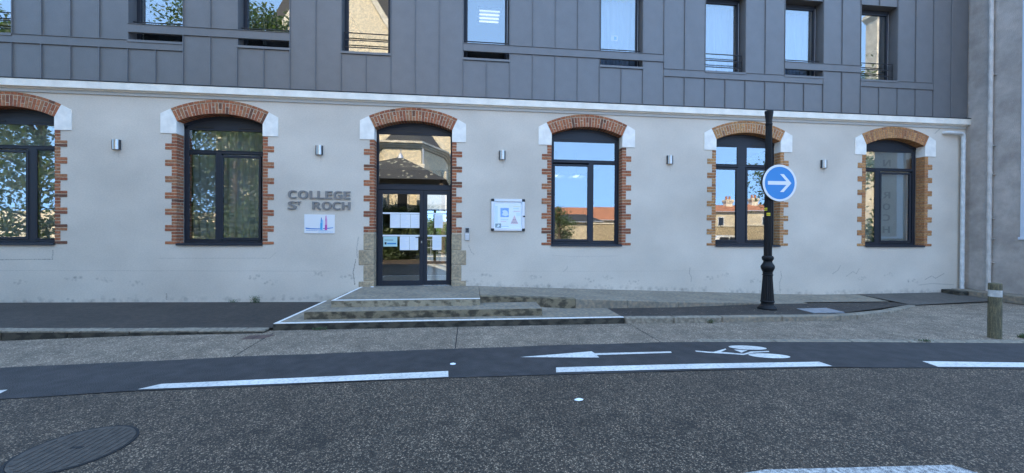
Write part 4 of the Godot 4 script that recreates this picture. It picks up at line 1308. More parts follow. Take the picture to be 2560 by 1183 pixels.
# ------------------------------------------------------------------ things on the street
func street() -> void:
	var p := thing("sign_post", "black cast-iron fluted post on a bell base carrying the round blue sign", "post", Vector3(6.055, 0.105, 1.85))
	part(p, "base_flange", lathe([Vector2(0.0000, 0.0), Vector2(0.1800, 0.0), Vector2(0.1800, 0.03), Vector2(0.1520, 0.065), Vector2(0.1320, 0.085), Vector2(0.1240, 0.11)], 8), M.cast_iron, Vector3.ZERO, Vector3(0, PI / 8, 0))
	part(p, "foot_ring", lathe([Vector2(0.1120, 0.09), Vector2(0.1120, 0.14), Vector2(0.1264, 0.15), Vector2(0.1296, 0.165), Vector2(0.1200, 0.18), Vector2(0.1040, 0.185)], 24), M.cast_iron)
	part(p, "pedestal", lathe([Vector2(0.1184, 0.17), Vector2(0.1104, 0.30), Vector2(0.0976, 0.50), Vector2(0.0864, 0.70)], 32, 16, 0.010), M.cast_iron)
	part(p, "collar", lathe([Vector2(0.0800, 0.69), Vector2(0.0976, 0.70), Vector2(0.0992, 0.715), Vector2(0.0880, 0.725), Vector2(0.0896, 0.77), Vector2(0.1080, 0.81), Vector2(0.1216, 0.84), Vector2(0.1264, 0.87), Vector2(0.1200, 0.90), Vector2(0.1000, 0.93), Vector2(0.0840, 0.96), Vector2(0.0784, 0.985), Vector2(0.0832, 1.0), Vector2(0.0992, 1.02), Vector2(0.1072, 1.055), Vector2(0.1040, 1.08), Vector2(0.0864, 1.10), Vector2(0.0680, 1.105)], 28), M.cast_iron)
	part(p, "shaft", lathe([Vector2(0.0736, 1.10), Vector2(0.0720, 1.6), Vector2(0.0664, 2.6), Vector2(0.0584, 3.80)], 32, 16, 0.008), M.cast_iron)
	part(p, "capital", lathe([Vector2(0.0560, 3.79), Vector2(0.0640, 3.80), Vector2(0.0656, 3.83), Vector2(0.0576, 3.845), Vector2(0.0592, 3.90), Vector2(0.0688, 3.98), Vector2(0.0784, 4.06), Vector2(0.0784, 4.09), Vector2(0.0000, 4.10)], 24), M.cast_iron)
	for q in [[2.035, -0.045, 0.10], [1.93, 0.02, 0.11]]:
		var st := start()
		for k in 6:
			var a0: float = 1.95 - q[1] * 12.0 + k * 0.16
			var a1 := a0 + 0.16
			for yy in [0.0, 0.035]:
				q4(st, Vector3(cos(a0) * 0.0712, q[0] + yy, sin(a0) * 0.0712), Vector3(cos(a1) * 0.0712, q[0] + yy, sin(a1) * 0.0712), Vector3(cos(a1) * 0.0712, q[0] + yy + 0.022, sin(a1) * 0.0712), Vector3(cos(a0) * 0.0712, q[0] + yy + 0.022, sin(a0) * 0.0712), Vector3(0, 0, 1))
		part(p, "yellow_tape", st.commit(), M.yellow_tape)
	var s := thing("direction_sign", "round blue sign with a white arrow mounted on the black post", "road sign", Vector3(6.215, 2.70, 1.955))
	part(s, "casing", lathe([Vector2(0.0, -0.055), Vector2(0.365, -0.055), Vector2(0.374, -0.05), Vector2(0.374, 0.0), Vector2(0.0, 0.0)], 56), M.black_metal, Vector3.ZERO, Vector3(PI / 2, 0, 0))
	part(s, "white_rim", lathe([Vector2(0.332, 0.001), Vector2(0.332, 0.003), Vector2(0.372, 0.003), Vector2(0.376, 0.0), Vector2(0.374, -0.006)], 56), M.sign_white, Vector3.ZERO, Vector3(PI / 2, 0, 0))
	part(s, "blue_face", lathe([Vector2(0.334, 0.0), Vector2(0.334, 0.0015), Vector2(0.0, 0.0015)], 56), M.sign_blue, Vector3.ZERO, Vector3(PI / 2, 0, 0))
	part(s, "arrow", extrude(pv([[-0.262, 0.038], [0.148, 0.038], [0.006, 0.183], [0.088, 0.183], [0.258, 0.0], [0.088, -0.183], [0.006, -0.183], [0.148, -0.038], [-0.262, -0.038]]), 0.001, 0.0035), M.sign_white)
	for y in [-0.18, 0.18]:
		bx(s, "bracket", Vector3(-0.22, y - 0.02, -0.10), Vector3(0.22, y + 0.02, -0.056), M.black_metal, 0.004)
	# wooden bollard
	var b := thing("bollard", "weathered round wooden bollard with a white band at the pavement edge", "bollard", Vector3(8.29, 0.0, 3.845))
	part(b, "post", lathe([Vector2(0.0756, 0.0), Vector2(0.0740, 0.66), Vector2(0.0724, 0.665), Vector2(0.0724, 0.775), Vector2(0.0740, 0.78), Vector2(0.0734, 0.865), Vector2(0.0675, 0.882), Vector2(0.0, 0.890)], 24), M.post_wood)
	part(b, "white_band", lathe([Vector2(0.0726, 0.667), Vector2(0.0732, 0.667), Vector2(0.0732, 0.773), Vector2(0.0726, 0.773)], 24), M.dirty_white)
	# covers set in the ground
	var m := thing("manhole_cover", "round cast-iron manhole cover with cross ribs set in the road", "manhole", Vector3(-2.935, 0.0, 5.885))
	part(m, "frame_ring", lathe([Vector2(0.335, 0.0), Vector2(0.335, 0.006), Vector2(0.318, 0.006), Vector2(0.318, 0.0)], 48), M.recess)
	part(m, "lid", lathe([Vector2(0.315, 0.002), Vector2(0.315, 0.008), Vector2(0.0, 0.008)], 48), M.iron_cover)
	for k in 11:
		var u := -0.26 + 0.052 * k
		var hw := sqrt(0.29 * 0.29 - u * u)
		bx(m, "rib", Vector3(u - 0.014, 0.008, -hw), Vector3(u + 0.014, 0.0115, hw), M.iron_cover, 0.001)
	bx(m, "key_slot", Vector3(-0.03, 0.0115, -0.012), Vector3(0.05, 0.0125, 0.012), M.recess, 0.0)
	var c := thing("access_cover", "pale galvanised steel access plate in the tarmac behind the low kerb", "cover", Vector3(7.03, 0.102, 2.07))
	part(c, "plate", slab(pv([[-0.33, -0.20], [0.37, -0.22], [0.33, 0.20], [-0.37, 0.22]]), 0.007, 0.03), M.galvanised)
	for k in 7:
		bx(c, "rib", Vector3(-0.30 + 0.1 * k - 0.006, 0.007, -0.18), Vector3(-0.30 + 0.1 * k + 0.006, 0.0095, 0.18), M.galvanised, 0.0)
	var d := thing("drain_cover", "reddish brown drain cover in the pale pavement by the lowest step corner", "cover", Vector3(-3.33, 0.004, 2.83))
	part(d, "plate", slab(pv([[-0.17, -0.10], [0.21, -0.11], [0.13, 0.105], [-0.17, 0.11]]), 0.004, 0.004), M.brown_cover)
	bx(d, "lid_joint", Vector3(-0.02, 0.004, -0.10), Vector3(-0.012, 0.0052, 0.10), M.recess, 0.0)
	# crushed paper scraps
	for q in [["scrap_of_paper", "small white paper scrap lying in the cycle lane", -0.244, 0.0068, 4.316, 0.03], ["scrap_of_paper", "small white paper scrap lying on the open road", 1.03, 0.001, 5.416, 0.035], ["scrap_of_paper", "crumpled white scrap on the landing by the stone jamb", -2.33, 0.386, 0.10, 0.045]]:
		var st := start()
		var ring: Array = []
		for k in 7:
			var a := TAU * k / 7.0
			var rr: float = q[5] * rng.randf_range(0.7, 1.2)
			ring.append(Vector3(rr * cos(a) * 1.3, rng.randf_range(0.0, 0.008), rr * sin(a)))
		for k in 7:
			t3(st, Vector3(0, 0.018, 0), ring[k], ring[(k + 1) % 7], Vector3.UP)
		var o := part(self, numbered(q[0]), st.commit(), M.paper, Vector3(q[2], q[3], q[4]))
		o.set_meta("label", q[1])
		o.set_meta("category", "litter")
	# pale specks trodden into the tarmac round the post
	var sp := start()
	for k in 170:
		var x := rng.randf_range(2.9, 9.0)
		var zz := rng.randf_range(ramp_front_z(x) + 0.05, 2.28 if x < 7.0 else 2.28 - 0.36 * (x - 7.0))
		var rr := rng.randf_range(0.005, 0.016)
		var at := Vector3(x, platform_y(x) + 0.0015, zz)
		for j in 5:
			t3(sp, at + Vector3(0, 0.002, 0), at + Vector3(cos(TAU * j / 5) * rr, 0, sin(TAU * j / 5) * rr), at + Vector3(cos(TAU * (j + 1) / 5) * rr, 0, sin(TAU * (j + 1) / 5) * rr), Vector3.UP)
	for k in 60:
		var x := rng.randf_range(-3.2, 7.0)
		var at := Vector3(x, 0.006, 2.46 + absf(rng.randfn(0.0, 0.05)) + (0.1 if x > 4.0 else 0.03))
		var rr := rng.randf_range(0.006, 0.016)
		for j in 5:
			t3(sp, at + Vector3(0, 0.004, 0), at + Vector3(cos(TAU * j / 5) * rr, 0, sin(TAU * j / 5) * rr), at + Vector3(cos(TAU * (j + 1) / 5) * rr, 0, sin(TAU * (j + 1) / 5) * rr), Vector3.UP)
	var sk := part(self, "litter", sp.commit(), M.kerb_stone)
	sk.set_meta("label", "pale specks scattered on the tarmac strip and along the gutter")
	sk.set_meta("category", "litter")
	sk.set_meta("kind", "stuff")
	# weeds
	tuft("weed_plant", "small green weed growing where wall meets the tarmac footway", Vector3(-4.87, 0.055, 0.05), 0.16, 26, 0.10)
	tuft("weed_plant", "tiny green weed at the foot of the wall beside the larger one", Vector3(-5.35, 0.06, 0.04), 0.07, 12, 0.06)
	tuft("weed_plant", "green weed in the gutter below the lowest step", Vector3(-2.55, 0.004, 2.46), 0.05, 16, 0.10)
	tuft("weed_plant", "green tuft in a joint of the low kerb by the post", Vector3(4.35, 0.004, 2.52), 0.07, 18, 0.05)
	tuft("weed_plant", "moss tuft in the flush kerb near the wooden bollard", Vector3(6.85, 0.02, 3.95), 0.03, 18, 0.08)
	# grass verge at the right edge
	var st2 := start()
	for k in 2600:
		var u := rng.randf()
		var v := rng.randf()
		var x := 8.72 + 3.0 * u
		var zq := 3.95 + 0.36 * (x - 8.7) * 0.45 - v * (0.10 + 0.42 * minf(1.0, (x - 8.7) / 0.9))
		blade(st2, Vector3(x, 0.0, zq), rng.randf_range(0.03, 0.085))
	var gr := part(self, "grass", st2.commit(), M.weed)
	gr.set_meta("label", "patch of short green grass behind the wooden bollard")
	gr.set_meta("category", "grass")
	gr.set_meta("kind", "stuff")

func blade(st: SurfaceTool, at: Vector3, h: float) -> void:
	var a := rng.randf() * TAU
	var w := Vector3(cos(a), 0, sin(a)) * rng.randf_range(0.003, 0.007)
	var lean := Vector3(rng.randf_range(-1, 1), 0, rng.randf_range(-1, 1)) * h * 0.6
	t3(st, at - w, at + w, at + lean + Vector3(0, h, 0), Vector3(w.z, 0.3, -w.x))

func tuft(called: String, label: String, at: Vector3, h: float, n: int, spread: float) -> void:
	var t := thing(called, label, "weed", at)
	var st := start()
	for k in n:
		var o := Vector3(rng.randf_range(-spread, spread), 0, rng.randf_range(-spread, spread) * 0.4 + 0.01)
		blade(st, o, h * rng.randf_range(0.5, 1.0))
		for j in 3:
			var tip := o + Vector3(rng.randf_range(-0.05, 0.05), h * rng.randf_range(0.3, 1.0), rng.randf_range(-0.02, 0.04))
			var w := Vector3(rng.randf_range(-1, 1), rng.randf_range(-1, 1), rng.randf_range(-1, 1)).normalized() * 0.012
			t3(st, tip - w, tip + w, tip + w.cross(Vector3(0.3, 1, 0.2)) * 1.6, Vector3(0, 1, 1))
	part(t, "leaves", st.commit(), M.weed)

# ------------------------------------------------------------------ behind the panes
func curtain(called: String, label: String, x0: float, x1: float, y0: float, y1: float, z: float, m: Material, folds: float, amp: float) -> void:
	var c := thing(called, label, "curtain", Vector3(0, 0, 0), "curtains behind the windows")
	var st := start()
	var n := int((x1 - x0) * 70)
	var ph := rng.randf() * TAU
	var prev := Vector3.ZERO
	var pn := Vector3.ZERO
	for k in n + 1:
		var t := float(k) / n
		var x := lerpf(x0, x1, t)
		var a := folds * TAU * t + ph + 0.8 * sin(3.1 * t * TAU)
		var p := Vector3(x, 0, z + amp * sin(a) + amp * 0.4 * sin(2.3 * a))
		var nn := Vector3(-amp * cos(a) * folds * TAU / (x1 - x0), 0, 1).normalized()
		if k > 0:
			var v: Array = [[Vector3(prev.x, y0, prev.z), pn], [Vector3(prev.x, y1, prev.z), pn], [Vector3(p.x, y1, p.z), nn], [Vector3(p.x, y0, p.z), nn]]
			for o in [0, 1, 2, 0, 2, 3]:
				st.set_normal(v[o][1])
				st.add_vertex(v[o][0])
		prev = p
		pn = nn
	part(c, "cloth", st.commit(), m)
	part(c, "curtain_rail", tube(PackedVector3Array([Vector3(x0, y1 + 0.01, z), Vector3(x1, y1 + 0.01, z)]), 0.012, 8), M.aluminium)

func interiors() -> void:
	curtain("curtain", "grey drape behind the window cut off by the picture's edge", -10.75, -9.25, 0.5, 3.98, -0.44, M.curtain, 7.0, 0.03)
	curtain("curtain", "grey vertical drape behind the tree-mirroring window", -6.5, -4.8, 0.5, 3.98, -0.44, M.curtain, 11.0, 0.03)
	curtain("curtain", "net curtain tinted the blue of mirrored sky behind the upper window with a small card", seam_x(23), seam_x(25), 4.7, 7.7, -0.42, M.sky_tinted_sheer, 6.0, 0.035)
	curtain("curtain", "net curtain tinted the blue of mirrored sky behind the upper window above the arched window by the post", seam_x(28), seam_x(30), 4.7, 7.7, -0.42, M.sky_tinted_sheer, 6.0, 0.035)
	curtain("curtain", "net curtain tinted the blue of mirrored sky behind the second upper window from the grey house", seam_x(32), seam_x(34), 4.7, 7.7, -0.42, M.sky_tinted_sheer, 6.0, 0.035)
	curtain("curtain", "net curtain tinted the blue of mirrored sky behind the last upper window beside the grey house", seam_x(36), seam_x(36.8), 4.7, 7.7, -0.42, M.sky_tinted_sheer, 3.0, 0.035)
	var k := thing("window_card", "small white card stuck inside the curtained upper window", "card", Vector3(3.515, 6.60, -0.160))
	bx(k, "sheet", Vector3(-0.085, -0.07, -0.006), Vector3(0.085, 0.07, -0.004), M.paper, 0.0)
	bx(k, "picture", Vector3(-0.01, -0.04, -0.004), Vector3(0.06, 0.045, -0.0035), M.stroke_sky, 0.0)
	# printed film in the end window, seen from its back: the letters read mirrored
	var f := thing("window_film", "pale film with mirrored upright lettering inside the end window", "window film", Vector3(11.343, 0, -0.30))
	bx(f, "film", Vector3(-0.86, 1.40, -0.004), Vector3(0.86, 4.0, 0.0), M.film, 0.0)
	for q in [["N", 3.575], ["R", 2.685], ["O", 2.36], ["C", 2.055], ["H", 1.72]]:
		part(f, "letter", glyph(q[0], 0.235, 0.185, 0.001), M.film_letter, Vector3(0.225, q[1], 0.0012), Vector3(0, PI, 0))
	# ceiling lamps that show through the glass
	for l in [["louvre_lamp", "lit louvred ceiling lamp seen through the plain blue upper window", Vector3(0.40, 7.70, -1.5), 4], ["ceiling_lamp", "lit ceiling lamp at the edge of the plain arched window", Vector3(2.62, 3.52, -2.9), 1], ["ceiling_lamp", "lit ceiling lamp seen high in the plain arched window", Vector3(3.31, 3.52, -2.9), 1]]:
		var o := thing(l[0], l[1], "ceiling lamp", l[2])
		var n: int = l[3]
		if n > 1:
			bx(o, "housing", Vector3(-0.33, 0.02, -0.36), Vector3(0.33, 0.09, 0.36), M.recess, 0.01)
			for j in n:
				bx(o, "lamp_tube", Vector3(-0.28, 0.0, -0.27 + 0.17 * j), Vector3(0.28, 0.02, -0.215 + 0.17 * j), M.ceiling_lamp, 0.004)
		else:
			bx(o, "housing", Vector3(-0.08, 0.02, -0.18), Vector3(0.08, 0.05, 0.18), M.sign_white, 0.01)
			bx(o, "lamp_tube", Vector3(-0.06, 0.0, -0.15), Vector3(0.06, 0.02, 0.15), M.ceiling_lamp, 0.004)
		bx(o, "hanger", Vector3(-0.01, 0.07, -0.01), Vector3(0.01, 0.25 if n > 1 else 0.80, 0.01), M.steel, 0.0)
		var al := AreaLight3D.new()
		al.name = "lamp_light"
		al.area_size = Vector2(0.5, 0.5)
		al.light_energy = 0.006
		al.light_color = Color(0.97, 0.98, 1.0)
		al.shadow_enabled = true
		al.area_range = 12.0
		o.add_child(al)
		al.position = Vector3(0, -0.012, 0)
		al.rotation = Vector3(-PI / 2, 0, 0)
	# hall furniture seen through the door: far door of the passage
	var d := thing("courtyard_door", "dark framed glass door at the far end of the entrance hall", "door", Vector3(-1.565, 0.374, -7.02))
	for q in [[-0.585, 0.0, -0.52, 3.146], [0.52, 0.0, 0.585, 3.146], [-0.52, 3.06, 0.52, 3.146], [-0.52, 0.0, 0.52, 0.11], [-0.13, 0.11, -0.02, 2.24], [-0.52, 2.24, 0.52, 2.30]]:
		bx(d, "frame_bar", Vector3(q[0], q[1], -0.06), Vector3(q[2], q[3], 0.0), M.black_metal, 0.004)
	for q in [[-0.52, -0.13, 0.11, 2.24], [-0.02, 0.52, 0.11, 2.24], [-0.52, 0.52, 2.30, 3.06]]:
		part(d, "pane", pane_mesh(Vector3(q[1] - q[0], q[3] - q[2], 0.004)), M.clear_pane, Vector3((q[0] + q[1]) * 0.5, (q[2] + q[3]) * 0.5, -0.03))
	var nb := thing("hall_display", "dim display case along the side wall of the entrance hall", "display case", Vector3(-3.9, 0.374, -3.4))
	bx(nb, "cabinet", Vector3(-0.25, 0.0, -1.2), Vector3(0.15, 0.9, 1.2), M.dark_room, 0.01)
	for zz in [-1.15, 0.0, 1.15]:
		bx(nb, "upright", Vector3(0.05, 0.9, zz - 0.03), Vector3(0.11, 2.3, zz + 0.03), M.aluminium, 0.004)
	bx(nb, "crossbar", Vector3(0.05, 2.3, -1.2), Vector3(0.11, 2.36, 1.2), M.aluminium, 0.004)

# ------------------------------------------------------------------ across the street (mirrored in the panes)
func tree(label: String, at: Vector3, h: float, r: float, trunk_h: float, n: int, seed_: int, group: String, droop := 0.0) -> void:
	var t := thing("broadleaf_tree", label, "tree", at, group)
	var g := RandomNumberGenerator.new()
	g.seed = seed_
	var st := start()
	add_tube(st, PackedVector3Array([Vector3.ZERO, Vector3(0.05, trunk_h * 0.5, 0.05), Vector3(0.2, trunk_h, 0.0), Vector3(0.3, h * 0.6, 0.1), Vector3(0.2, h * 0.85, 0)]), 0.30, 0.06, 10)
	part(t, "trunk", st.commit(), M.bark)
	st = start()
	var clumps: Array = []
	for k in 26:
		var a := g.randf() * TAU
		var v := g.randf()
		var y := lerpf(trunk_h, h * 0.96, v)
		var rr := r * sqrt(g.randf()) * sin(PI * clampf(0.15 + 0.8 * v, 0.0, 1.0))
		var c := Vector3(cos(a) * rr, y, sin(a) * rr)
		clumps.append(c)
		add_tube(st, PackedVector3Array([Vector3(0.2, maxf(trunk_h * 0.8, y * 0.72), 0), (Vector3(0.2, y * 0.85, 0) + c) * 0.5, c]), 0.06, 0.015, 6)
	part(t, "limbs", st.commit(), M.bark)
	for tone in 3:
		st = start()
		for k in n / 3:
			var c: Vector3 = clumps[g.randi() % clumps.size()]
			var o := Vector3(g.randfn(), g.randfn() * 0.8, g.randfn()) * r * 0.17
			var p := c + o
			p.y -= droop * o.length()
			var d := Vector3(g.randf_range(-1, 1), g.randf_range(-1.2, 0.4), g.randf_range(-1, 1)).normalized()
			var e := d.cross(Vector3(g.randf_range(-1, 1), g.randf_range(-1, 1), g.randf_range(-1, 1))).normalized()
			var s := g.randf_range(0.09, 0.17)
			t3(st, p, p + d * s + e * s * 0.4, p + d * s * 2.0, Vector3.UP)
			t3(st, p, p + d * s - e * s * 0.4, p + d * s * 2.0, Vector3.UP)
		part(t, "crown", st.commit(), M["leaf_%d" % tone])

func gable_house(label: String, called: String, x0: float, x1: float, z0: float, z1: float, eave: float, ridge: float, wall: Material, roof: Material, hip := 0.0) -> Node3D:
	var h := thing(called, label, "house", Vector3.ZERO, "houses beyond the square")
	bx(h, "wall", Vector3(x0, 0, z0), Vector3(x1, eave, z1), wall, 0.0)
	var zm := (z0 + z1) * 0.5
	var o := 0.35
	var st := start()
	var y0 := eave - 0.05
	var a := [Vector3(x0 - o, y0, z0 - o), Vector3(x1 + o, y0, z0 - o), Vector3(x1 + o, y0, z1 + o), Vector3(x0 - o, y0, z1 + o)]
	var r := [Vector3(x0 - o + hip, ridge, zm), Vector3(x1 + o - hip, ridge, zm)]
	q4(st, a[0], a[1], r[1], r[0], Vector3(0, 1, -1))
	q4(st, a[3], a[2], r[1], r[0], Vector3(0, 1, 1))
	t3(st, a[0], a[3], r[0], Vector3(-1, 0.2, 0))
	t3(st, a[1], a[2], r[1], Vector3(1, 0.2, 0))
	q4(st, a[0], a[1], a[2], a[3], Vector3.DOWN)
	part(h, "roof", st.commit(), roof)
	bx(h, "gutter", Vector3(x0 - o, eave - 0.12, z0 - o - 0.1), Vector3(x1 + o, eave - 0.02, z0 - o), M.aluminium, 0.02)
	return h

func house_window(h: Node3D, x: float, y: float, w: float, ht: float, z: float) -> void:
	var f := bx(h, "window", Vector3(x - w * 0.5, y, z - 0.05), Vector3(x + w * 0.5, y + ht, z + 0.02), M.sign_white, 0.0)
	part(f, "pane", cbox(Vector3(w * 0.8, ht * 0.86, 0.02), 0.0), M.car_glass, Vector3(0, 0, -0.04))

func chimney(h: Node3D, x: float, z: float, y0: float, y1: float, w: float) -> void:
	var c := group_part(h, "chimney")
	bx(c, "stack", Vector3(x - w, y0, z - w * 0.7), Vector3(x + w, y1 - 0.25 * w * 4.0, z + w * 0.7), M.church_trim, 0.01)
	for k in 3:
		var g := w * (1.0 + 0.10 * (k + 1))
		bx(c, "corbel", Vector3(x - g, y1 - w * (1.0 - 0.22 * k), z - g * 0.75), Vector3(x + g, y1 - w * (0.78 - 0.22 * k), z + g * 0.75), M.church_trim, 0.01)
	bx(c, "cap", Vector3(x - w * 1.15, y1 - w * 0.34, z - w), Vector3(x + w * 1.15, y1, z + w), M.church_stone, 0.02)
	for k in [-1, 1]:
		part(c, "pot", lathe([Vector2(w * 0.32, y1), Vector2(w * 0.26, y1 + w * 0.9), Vector2(w * 0.3, y1 + w), Vector2(0.0, y1 + w)], 12), M.terracotta, Vector3(x + k * w * 0.5, 0, z))

func across_the_street() -> void:
	# church: polygonal apse, transept gable, slate roofs
	var c := thing("church", "cream stone church with polygonal apse and slate roofs across the street", "church")
	var plan := [[-7.9, 24.0], [-7.7, 21.0], [-6.34, 18.0], [-3.71, 18.0], [-2.35, 21.0], [-2.15, 24.0]]
	part(c, "apse_wall", slab(pv(plan), 7.75, 7.75), M.church_stone)
	for k in 3:
		var grow: float = 0.10 + 0.12 * k
		var ring: Array = []
		for p in plan:
			var v := Vector2(p[0] + 5.03, p[1] - 22.5)
			v += v.normalized() * grow * 1.4
			ring.append([v.x - 5.03, v.y + 22.5])
		part(c, "apse_cornice", slab(pv(ring), 7.78 + 0.14 * (k + 1), 0.15), M.church_trim)
	var st := start()
	var apex := Vector3(-5.03, 12.2, 23.6)
	for i in plan.size() - 1:
		var a := Vector2(plan[i][0], plan[i][1])
		var b := Vector2(plan[i + 1][0], plan[i + 1][1])
		t3(st, Vector3(a.x, 8.21, a.y), Vector3(b.x, 8.21, b.y), apex, Vector3(0, 1, -0.3))
	part(c, "apse_roof", st.commit(), M.slate)
	for e in [[-6.34, 18.0], [-3.71, 18.0], [-2.35, 21.0], [-7.7, 21.0]]:
		bx(c, "buttress", Vector3(e[0] - 0.28, 0, e[1] - 0.35), Vector3(e[0] + 0.28, 6.6, e[1] + 0.3), M.church_trim, 0.02)
	var win := bx(c, "window", Vector3(-5.5, 3.0, 17.94), Vector3(-4.55, 6.2, 18.02), M.church_trim, 0.02)
	part(win, "pane", cbox(Vector3(0.66, 2.8, 0.04), 0.0), M.car_glass, Vector3(0, 0, -0.05))
	part(c, "drain_pipe", tube(PackedVector3Array([Vector3(-3.55, 0.2, 17.8), Vector3(-3.55, 7.7, 17.8)]), 0.06, 8), M.aluminium)
	# transept gable
	var gab := PackedVector2Array([Vector2(-21.0, 0), Vector2(-1.9, 0), Vector2(-1.9, 10.1), Vector2(-11.45, 25.9), Vector2(-21.0, 10.1)])
	part(c, "gable_wall", extrude(gab, 24.0, 25.0), M.church_stone)
	for sgn in [[-1.75, 9.85, -11.45, 25.9], [-21.15, 9.85, -11.45, 25.9]]:
		var d := Vector2(sgn[2] - sgn[0], sgn[3] - sgn[1])
		var n := Vector2(-d.y, d.x).normalized() * 0.45
		if n.y < 0:
			n = -n
		part(c, "coping", extrude(PackedVector2Array([Vector2(sgn[0], sgn[1]), Vector2(sgn[2], sgn[3]), Vector2(sgn[2], sgn[3]) + n, Vector2(sgn[0], sgn[1]) + n]), 23.8, 25.1), M.church_trim)
	var oc := part(c, "round_window", lathe([Vector2(0.52, -0.08), Vector2(0.52, 0.10), Vector2(0.78, 0.10), Vector2(0.78, -0.08)], 28), M.church_trim, Vector3(-3.2, 9.0, 23.95), Vector3(-PI / 2, 0, 0))
	part(oc, "pane", lathe([Vector2(0.52, 0.0), Vector2(0.0, 0.0)], 28), M.church_stone, Vector3(0, 0.06, 0))
	for x in [-14.0, -9.8]:
		var w2 := bx(c, "window", Vector3(x - 0.8, 8.0, 23.9), Vector3(x + 0.8, 15.0, 24.02), M.church_trim, 0.02)
		part(w2, "pane", cbox(Vector3(1.1, 6.4, 0.05), 0.0), M.car_glass, Vector3(0, 0, -0.05))
	for x in [-15.0, -6.2]:
		bx(c, "buttress", Vector3(x - 0.5, 0, 23.2), Vector3(x + 0.5, 13.0 if x > -10 else 12.0, 24.0), M.church_trim, 0.03)
	# nave behind
	bx(c, "nave_wall", Vector3(-22.0, 0, 25.1), Vector3(-1.9, 10.0, 46.0), M.church_stone, 0.0)
	st = start()
	q4(st, Vector3(-22.4, 9.9, 25.2), Vector3(-1.6, 9.9, 25.2), Vector3(-4.5, 27.0, 31.0), Vector3(-18.5, 27.0, 31.0), Vector3(0, 1, -1))
	q4(st, Vector3(-1.6, 9.9, 25.2), Vector3(-1.6, 9.9, 46.4), Vector3(-4.5, 27.0, 42.0), Vector3(-4.5, 27.0, 31.0), Vector3(1, 1, 0))
	q4(st, Vector3(-22.4, 9.9, 25.2), Vector3(-22.4, 9.9, 46.4), Vector3(-18.5, 27.0, 42.0), Vector3(-18.5, 27.0, 31.0), Vector3(-1, 1, 0))
	q4(st, Vector3(-4.5, 27.0, 31.0), Vector3(-4.5, 27.0, 42.0), Vector3(-18.5, 27.0, 42.0), Vector3(-18.5, 27.0, 31.0), Vector3(0, 1, 0))
	part(c, "nave_roof", st.commit(), M.slate)
	bx(c, "aisle_wall", Vector3(-40.0, 0, 26.0), Vector3(-17.3, 3.4, 27.0), M.church_stone, 0.0)
	# slate-roofed pavilion
	var p := thing("pavilion", "open timber pavilion with a dark lichen-spotted slate pyramid roof", "pavilion")
	st = start()
	var q := [Vector3(-8.6, 4.62, 11.4), Vector3(-1.45, 4.62, 11.4), Vector3(-1.45, 4.62, 17.0), Vector3(-8.6, 4.62, 17.0)]
	var top := Vector3(-4.45, 6.38, 14.2)
	for i in 4:
		t3(st, q[i], q[(i + 1) % 4], top, Vector3(0, 1, 0))
	q4(st, q[0], q[1], q[2], q[3], Vector3.DOWN)
	part(p, "roof", st.commit(), M.slate)
	part(p, "finial", lathe([Vector2(0.22, 6.25), Vector2(0.10, 6.5), Vector2(0.03, 6.62), Vector2(0.03, 6.74), Vector2(0.08, 6.80), Vector2(0.0, 6.88)], 12), M.aluminium, Vector3(-4.45, 0, 14.2))
	for e in [[-8.3, 11.7], [-1.75, 11.7], [-1.75, 16.7], [-8.3, 16.7]]:
		bx(p, "post", Vector3(e[0] - 0.1, 0, e[1] - 0.1), Vector3(e[0] + 0.1, 4.62, e[1] + 0.1), M.wood_post, 0.01)
	st = start()
	for k in 60:
		var a := rng.randf()
		var b := rng.randf()
		if a + b > 1.0:
			a = 1.0 - a
			b = 1.0 - b
		var at: Vector3 = q[0] + (q[1] - q[0]) * a + (top - q[0]) * b + Vector3(0, 0.012, -0.006)
		var n: Vector3 = (q[1] - q[0]).cross(top - q[0]).normalized()
		var u: Vector3 = (q[1] - q[0]).normalized()
		var v: Vector3 = n.cross(u)
		var s := rng.randf_range(0.03, 0.10)
		for j in 6:
			t3(st, at, at + (u * cos(j * TAU / 6) + v * sin(j * TAU / 6)) * s, at + (u * cos((j + 1) * TAU / 6) + v * sin((j + 1) * TAU / 6)) * s, Vector3(0, 1, -1))
	var li := part(p, "lichen_spots", st.commit(), M.lichen)
	li.set_meta("kind", "stuff")
	# houses
	var h1 := gable_house("long low cream house with terracotta roof beyond the garden wall", "row_house", 8.0, 24.5, 43.0, 50.0, 3.75, 5.85, M.cream_render, M.terracotta)
	house_window(h1, 17.0, 1.2, 1.1, 1.5, 43.0)
	house_window(h1, 21.0, 1.2, 1.1, 1.5, 43.0)
	var h2 := gable_house("cream house with orange tiled roof and two chimneys farther along", "row_house", 33.0, 52.0, 43.0, 50.0, 5.45, 6.7, M.cream_render, M.terracotta)
	for x in [37.0, 40.5, 44.0, 47.5]:
		house_window(h2, x, 3.1, 1.0, 1.5, 43.0)
	chimney(h2, 40.3, 46.0, 6.2, 7.5, 0.55)
	chimney(h2, 44.5, 46.0, 6.2, 7.6, 0.55)
	gable_house("small slate-roofed outbuilding with cream walls before the terracotta house", "outbuilding", 10.3, 15.8, 36.0, 41.0, 3.3, 4.35, M.cream_render, M.slate, 1.6)
	var h3 := gable_house("tall cream house with a corbelled chimney at the street's bend", "town_house", 27.6, 37.0, 14.5, 19.5, 10.5, 13.2, M.cream_render, M.slate)
	for y in [1.3, 4.6, 7.8]:
		for x in [29.4, 32.3, 35.2]:
			house_window(h3, x, y, 1.1, 1.8, 14.5)
	chimney(h3, 30.8, 16.2, 11.0, 18.6, 0.60)
	# garden wall
	var gw := thing("garden_wall", "long low stone garden wall before the far houses", "wall")
	bx(gw, "masonry", Vector3(12.9, 0, 30.0), Vector3(60.0, 2.75, 30.4), M.garden_stone, 0.02)
